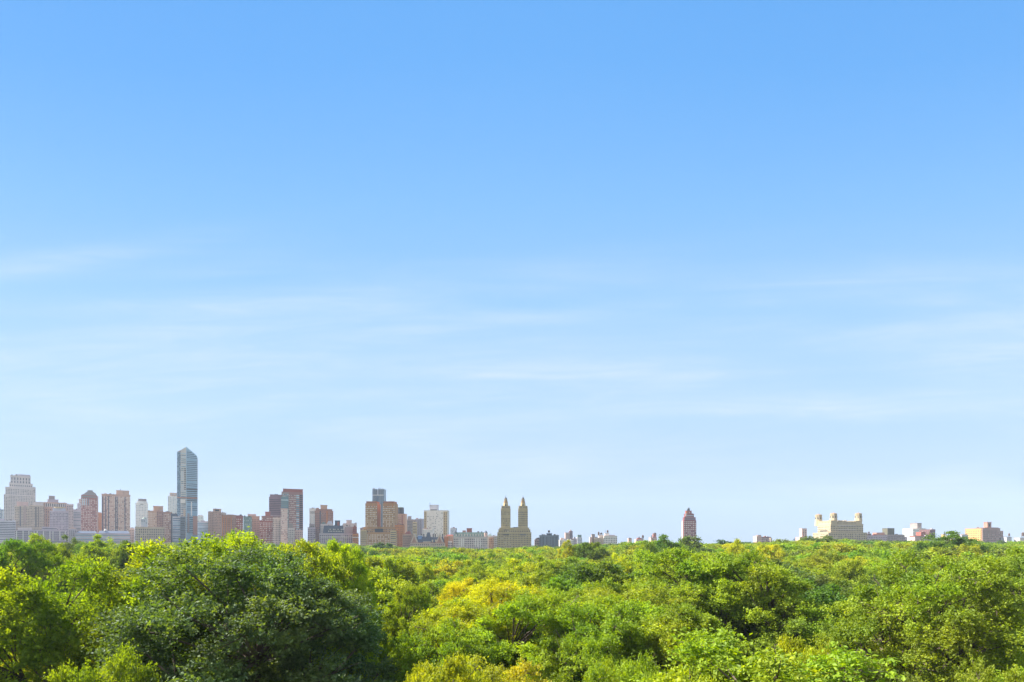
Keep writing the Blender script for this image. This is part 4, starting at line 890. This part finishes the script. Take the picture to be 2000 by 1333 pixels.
# --- lone stepped brick tower
b = Bld('lone_stepped_tower', 'lone pinkish brick tower stepping up to a small dark crest', 'tower', 1000, 1346)
SB = W('rose_brick', '80484a')
b.blk(1335.5, 1360, 1017, SB, d=11, win=('+', G(7, .5, .42, GW, 3.8, 1)), sw=G(5, .4, .4, GD, 3.8)); b.blk(1336.5, 1358.8, 1011, SB, dy=1.3, d=9, win=('b', 3.8, .32, GP), cap=.3); b.blk(1338.3, 1355.5, 1004, SB, dy=2.6, d=7.5, win=('b', 3.8, .32, GP), cap=.3); b.blk(1340.2, 1351, 998, RED, 'upper_storeys', 4, 6, win=G(4, .5, .5, GW), cap=.3)
b.blk(1343.4, 1347.3, 994, DARK, 'crest', 5, 4, base=998); b.round(1345.3, 991.8, 994, 2.0, DARK, 'crest_dome', 7, .6); b.strip(1338.5, 1341.5, 1003, 1009, PINK, dy=2.6, part='bay', out=1.0); b.strip(1340, 1342, 998.5, 1004, ORANGE, dy=4, part='wall_pier', out=.6)
b.blk(1333.8, 1336.3, 1017.6, PINK, 'wing', 3, 7); b.done()  # thin paler wing added: its colour stands in for the sunlit left side
b = Bld('low_pink_building', 'low pink building alone on the horizon left of the castle like block', 'building', 950, 1492)
b.blk(1478, 1487.3, 1047.5, PINK, d=14, cap=.3, win=G(3, .4, .4, GD)); b.blk(1480.5, 1486.5, 1045.6, GREYB, 'penthouse', 3, 7, base=1047.5, cap=.3); b.blk(1487, 1506, 1049.2, W('mauve_brick', '7a6068'), 'wing', 2, 14, win=G(8, .5, .4, GW), cap=.4); b.blk(1504.5, 1508, 1051, YSAND, 'wing', -2, 10); b.done()
b = Bld('rooftop_house', 'tiny dark rooftop box left of the little pink turret on the horizon', 'building', 1050, 1558)
b.blk(1554.5, 1561, 1053, SLATE, d=10, win=G(2, .4, .4, GD)); b.blk(1555, 1560.5, 1040.8 + 10, DARK, 'stair_house', 2, 6, base=1053); b.done()
b = Bld('pink_turret_building', 'small pale pink building with a square turret left of the castle like block', 'building', 950, 1570)
b.blk(1562, 1576, 1049.5, PINK, d=14, win=G(3, .4, .5, GD), cap=.3); b.blk(1566.5, 1575.8, 1041.8 - 8.5 + 0, PINK, 'turret', 3, 9, base=1050, win=G(2, .4, .5, GD), cap=.4) if False else b.blk(1566.5, 1575.8, 1033, PINK, 'turret', 3, 9, base=1050, win=G(2, .4, .5, GD), cap=.4); b.done()

CAS = W('castle_stone', 'b0a083', band=3.4)
# --- sandstone castle like block
b = Bld('castle_like_apartment_block', 'massive sandstone block with three octagonal corner towers like a castle', 'building', 850, 1640)

b.blk(1622.3, 1686, 1025, CAS, d=36, win=G(20, .42, .5, GD, 3.5, 1.5), sw=G(9, .42, .5, GK, 4, 2), cap=.8); b.blk(1634, 1671.5, 1019.5, CAS, 'upper_storeys', 2, 30, base=1025.5, win=('+', G(13, .45, .5, GD, 3.0, .6)), cap=.5); b.blk(1623, 1635, 1017.5, CAS, 'upper_storeys', 1, 34, base=1025.4, sw=G(8, .36, .5, GD, 3, 1), cap=.6); b.blk(1671.5, 1684, 1018, CAS, 'upper_storeys', 2.5, 22, base=1025.3, sw=G(4, .3, .5, GD, 3, 1), cap=.4)
b.blk(1618, 1694, 1041, CAS, 'setback', -3.5, 44, win=G(22, .4, .6, GD, 3.5, 1), sw=G(11, .4, .5, GK, 4, 1), cap=.5)
for (px, dy, top, base) in ((1628, 5, 1003.5, 1018), (1676.5, 6, 1003.5, 1019), (1598.8, 36, 1006, 1028)):
    b.round(px, top + 4, base, 6.7, CAS, 'corner_tower', dy + 4, 5.7, n=8, ph=.39); b.round(px, top, top + 4.2, 6.1, W('worn_stone', 'a08f70'), 'tower_parapet', dy + 4, 6.0, n=8, ph=.39)
    for a in (-2.356, -1.571, -3.14, -.785):
        me = MB(); yy = 850 + dy + 4; rr = 6.2 / F * yy; me.box(-.6, .6, -.2, .3, 1, 4); o = link_obj('window', me.mesh('window', GD), b.root, (ux(px, yy) - b.cx + rr * .96 * math.cos(a), dy + 4 + rr * .96 * math.sin(a), uz(top + 9.5, yy) - b.gz)); o.rotation_euler = (0, 0, a + 1.571)
    b.pole(px + .5, top - 4, top, .25, dy + 4, 'finial')
for k in range(11): b.blk(1636 + k * 3.2, 1637.4 + k * 3.2, 1018.3 - (k % 3) * .5, CAS, 'roof_housing' if k % 3 else 'dormer', 3, 3, base=1019.8)
for x in (1605, 1609, 1613, 1617): b.blk(x + 14.5, x + 16, 1016.0, CAS, 'chimney', 14 + (x - 1605), 2, base=1018)
for (px, dy, top) in ((1628, 5, 1003.5), (1676.5, 6, 1003.5), (1598.8, 36, 1006)):
    for q in (-4.4, 0, 4.4): b.round(px + q, top - 2.2, top, .7, CAS, 'pinnacle', dy + 4 - 3.5 * (q == 0), .15, n=6)
    b.round(px, top - 1.6, top, 3.6, BROWN, 'tower_roof', dy + 4, 1.2, n=8)
for x in (1640.5, 1645, 1649.5, 1653): b.blk(x - 1.2, x + 1.2, 1016.4, b.rnd.choice([WARM, BROWN, CAS]), 'chimney', 8, 5, base=1019.8)
b.pattern(('b', 9, .22, GK, 5, 9), 3, 34, uz(1060, 850) - b.gz, uz(1022, 850) - b.gz, ('left', ux(1622.3, 850) - b.cx))  # flat dark strips in place of shaded balcony recesses, not window bands
for r in (1026.5, 1034.5): b.strip(1636, 1670, r, r + .9, STONE, part='band_course', out=.7)
b.done()
b = Bld('low_mauve_building', 'low mauve building with brown rooftop sheds and a square box with yellow side', 'building', 900, 1731)
b.blk(1690, 1733, 1046, LILAC, d=20, win=G(13, .45, .4, GD), sw=G(4, .3, .4, GD), cap=.4); b.blk(1712, 1728, 1041, BROWN, 'penthouse', 5, 10, base=1046, cap=.4); b.blk(1733.5, 1747, 1032.3, W('olive_cladding', '5d5a4a'), 'roof_tower', 4, 13, base=1046, cap=.3); b.blk(1733, 1767, 1045, GREYB, 'wing', 2, 18, cap=.5, win=G(11, .45, .4, GD)); b.blk(1766, 1772, 1048.5, LILAC, 'wing', 3, 14, win=G(2, .4, .4, GD)); b.blk(1695, 1702, 1042.5, TANKW, 'shed', 4, 6, base=1046); b.tank(1697, 1038.6, 1042.5, 1.4, 6)
b.strip(1704, 1711, 1043.5, 1046.3, RED, dy=3, part='shed', out=2); b.done()
b = Bld('white_gridded_tower', 'white tower with bluish windows and a two toned rooftop box at right', 'tower', 1000, 1794)
b.blk(1783, 1809.5, 1033.2, WHITE, d=26, win=G(9, .5, .5, GB, 3.4, 2), sw=G(6, .4, .45, GP, 3.4, 2), cap=.4); b.blk(1791.5, 1800, 1022.2, GREYB, 'roof_tower', 6, 18, base=1033.5, cap=.4); b.pole(1789, 1019, 1024, .3, 16); b.done()
b = Bld('brown_corner_building', 'brown block with one sunlit orange side right of the white gridded tower', 'building', 900, 1820)
b.blk(1816.5, 1826.8, 1034.8, W('dark_mauve_brick', '6a4c4c'), d=24, win=G(4, .5, .5, GD), sw=G(5, .3, .4, GD), cap=.4); b.blk(1799, 1808, 1039.5, RED, 'wing', 4, 12, base=None, win=G(3, .4, .4, GD)); b.done()
b = Bld('low_pink_row', 'low pale pink building with a red roof edge and small windows at right', 'building', 850, 1800)
b.blk(1787, 1815, 1048, PINK, d=12, win=G(9, .4, .4, GD, 3.2, 1.2), cap=0); b.blk(1786.5, 1815.5, 1046.8, RED, 'roof_edge', -.4, 13, base=1048.05); b.blk(1815, 1820, 1047.5, PALEB, 'wing', 3, 8); b.done()
b = Bld('church_spire', 'thin dark church spire poking above the dense treetop at right', 'church', 900, 1845)
b.blk(1842.8, 1847, 1044.5, WARM, 'tower', 0, 5, cap=.3); b.round(1844.9, 1037.5, 1044.3, 1.6, DARK, 'spire', 2.5, .15, n=8); b.blk(1847, 1855, 1049, TAN, 'nave', 1, 10, hip=(.3, 2)); b.done()
b = Bld('flat_roofed_building', 'flat grey roofed building just left of the sunlit orange block', 'building', 870, 1882)
b.blk(1878, 1890.5, 1045.3, PALEB, d=20, win=G(4, .5, .5, GD), cap=.5); b.clutter(1870, 1890, 1045, 2); b.blk(1862, 1879, 1046, GREYB, 'wing', 2, 16); b.done()
b = Bld('orange_sandstone_block', 'stepped sandstone block with sunlit orange side and a small square belfry', 'building', 870, 1930)
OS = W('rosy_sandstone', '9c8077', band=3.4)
b.blk(1919, 1953.5, 1032.5, OS, d=34, win=G(13, .42, .5, GD, 3.4, 3), sw=G(11, .35, .45, GD, 3.4, 2), cap=.5); b.blk(1916.5, 1920, 1033.3, WARM, 'wing', 1.5, 30, sw=G(9, .42, .5, GK, 3.8, 2), cap=.4); b.blk(1953, 1959.3, 1037.5, OS, 'wing', 3, 18, win=G(2, .5, .5, GD), cap=.4); b.blk(1923, 1950, 1031, OS, 'penthouse', 5, 16, base=1032.5, cap=.3); b.blk(1928.5, 1936.5, 1020.5, BROWN, 'belfry', 6, 7, base=1031.2, cap=.4); b.strip(1931, 1934, 1023, 1029, DARK, dy=6, part='window')  # thin warm wing added so the left side's sunlit tone comes from colour
for x in (1928.8, 1936.2): b.round(x, 1018.8, 1020.5, .5, BROWN, 'finial', 6.6, .15, n=6)
b.blk(1959, 1966.5, 1048.5, BROWN, 'annex', 4, 12, win=G(2, .4, .4, GD)); b.tank(1910, 1029.5, 1033, 1.3, 22); b.done()
b = Bld('water_tower', 'small dark water tank on a tall thin stand near the right edge', 'water tower', 860, 1971, None)
b.blk(1966, 1976, 1049.5, PALEB, 'roof_deck', 0, 10, cap=.3); b.tank(1971, 1041.5, 1049.3, 1.3, 5); b.done()
b = Bld('water_tower', 'dark water tank cut by the right edge of the picture', 'water tower', 860, 1998, None)
b.blk(1992, 2006, 1051, STONE, 'roof_deck', 0, 10, cap=.3); b.tank(1998, 1039.5, 1051, 2.0, 5); b.done()

# ------------------------------------------------------------------ haze: the air over the park
def haze():
    mb = MB(); mb.box(-3000, 3000, -1000, 3000, -9, HAZE_TOP)
    m = bpy.data.materials.new('haze_air'); m.use_nodes = True; t = NT(m.node_tree); t.n.clear()
    v = t.new('ShaderNodeVolumePrincipled'); v.inputs['Color'].default_value = (.66, .80, 1.0, 1); v.inputs['Density'].default_value = HAZE; v.inputs['Anisotropy'].default_value = 0
    o = t.new('ShaderNodeOutputMaterial'); t.link(v.outputs[0], o.inputs['Volume'])
    m.cycles.homogeneous_volume = True if hasattr(m.cycles, 'homogeneous_volume') else None
    o = link_obj('haze', mb.mesh('haze', m)); tag(o, kind='stuff')
HAZE = .00011; HAZE_TOP = 265
if HAZE: haze()
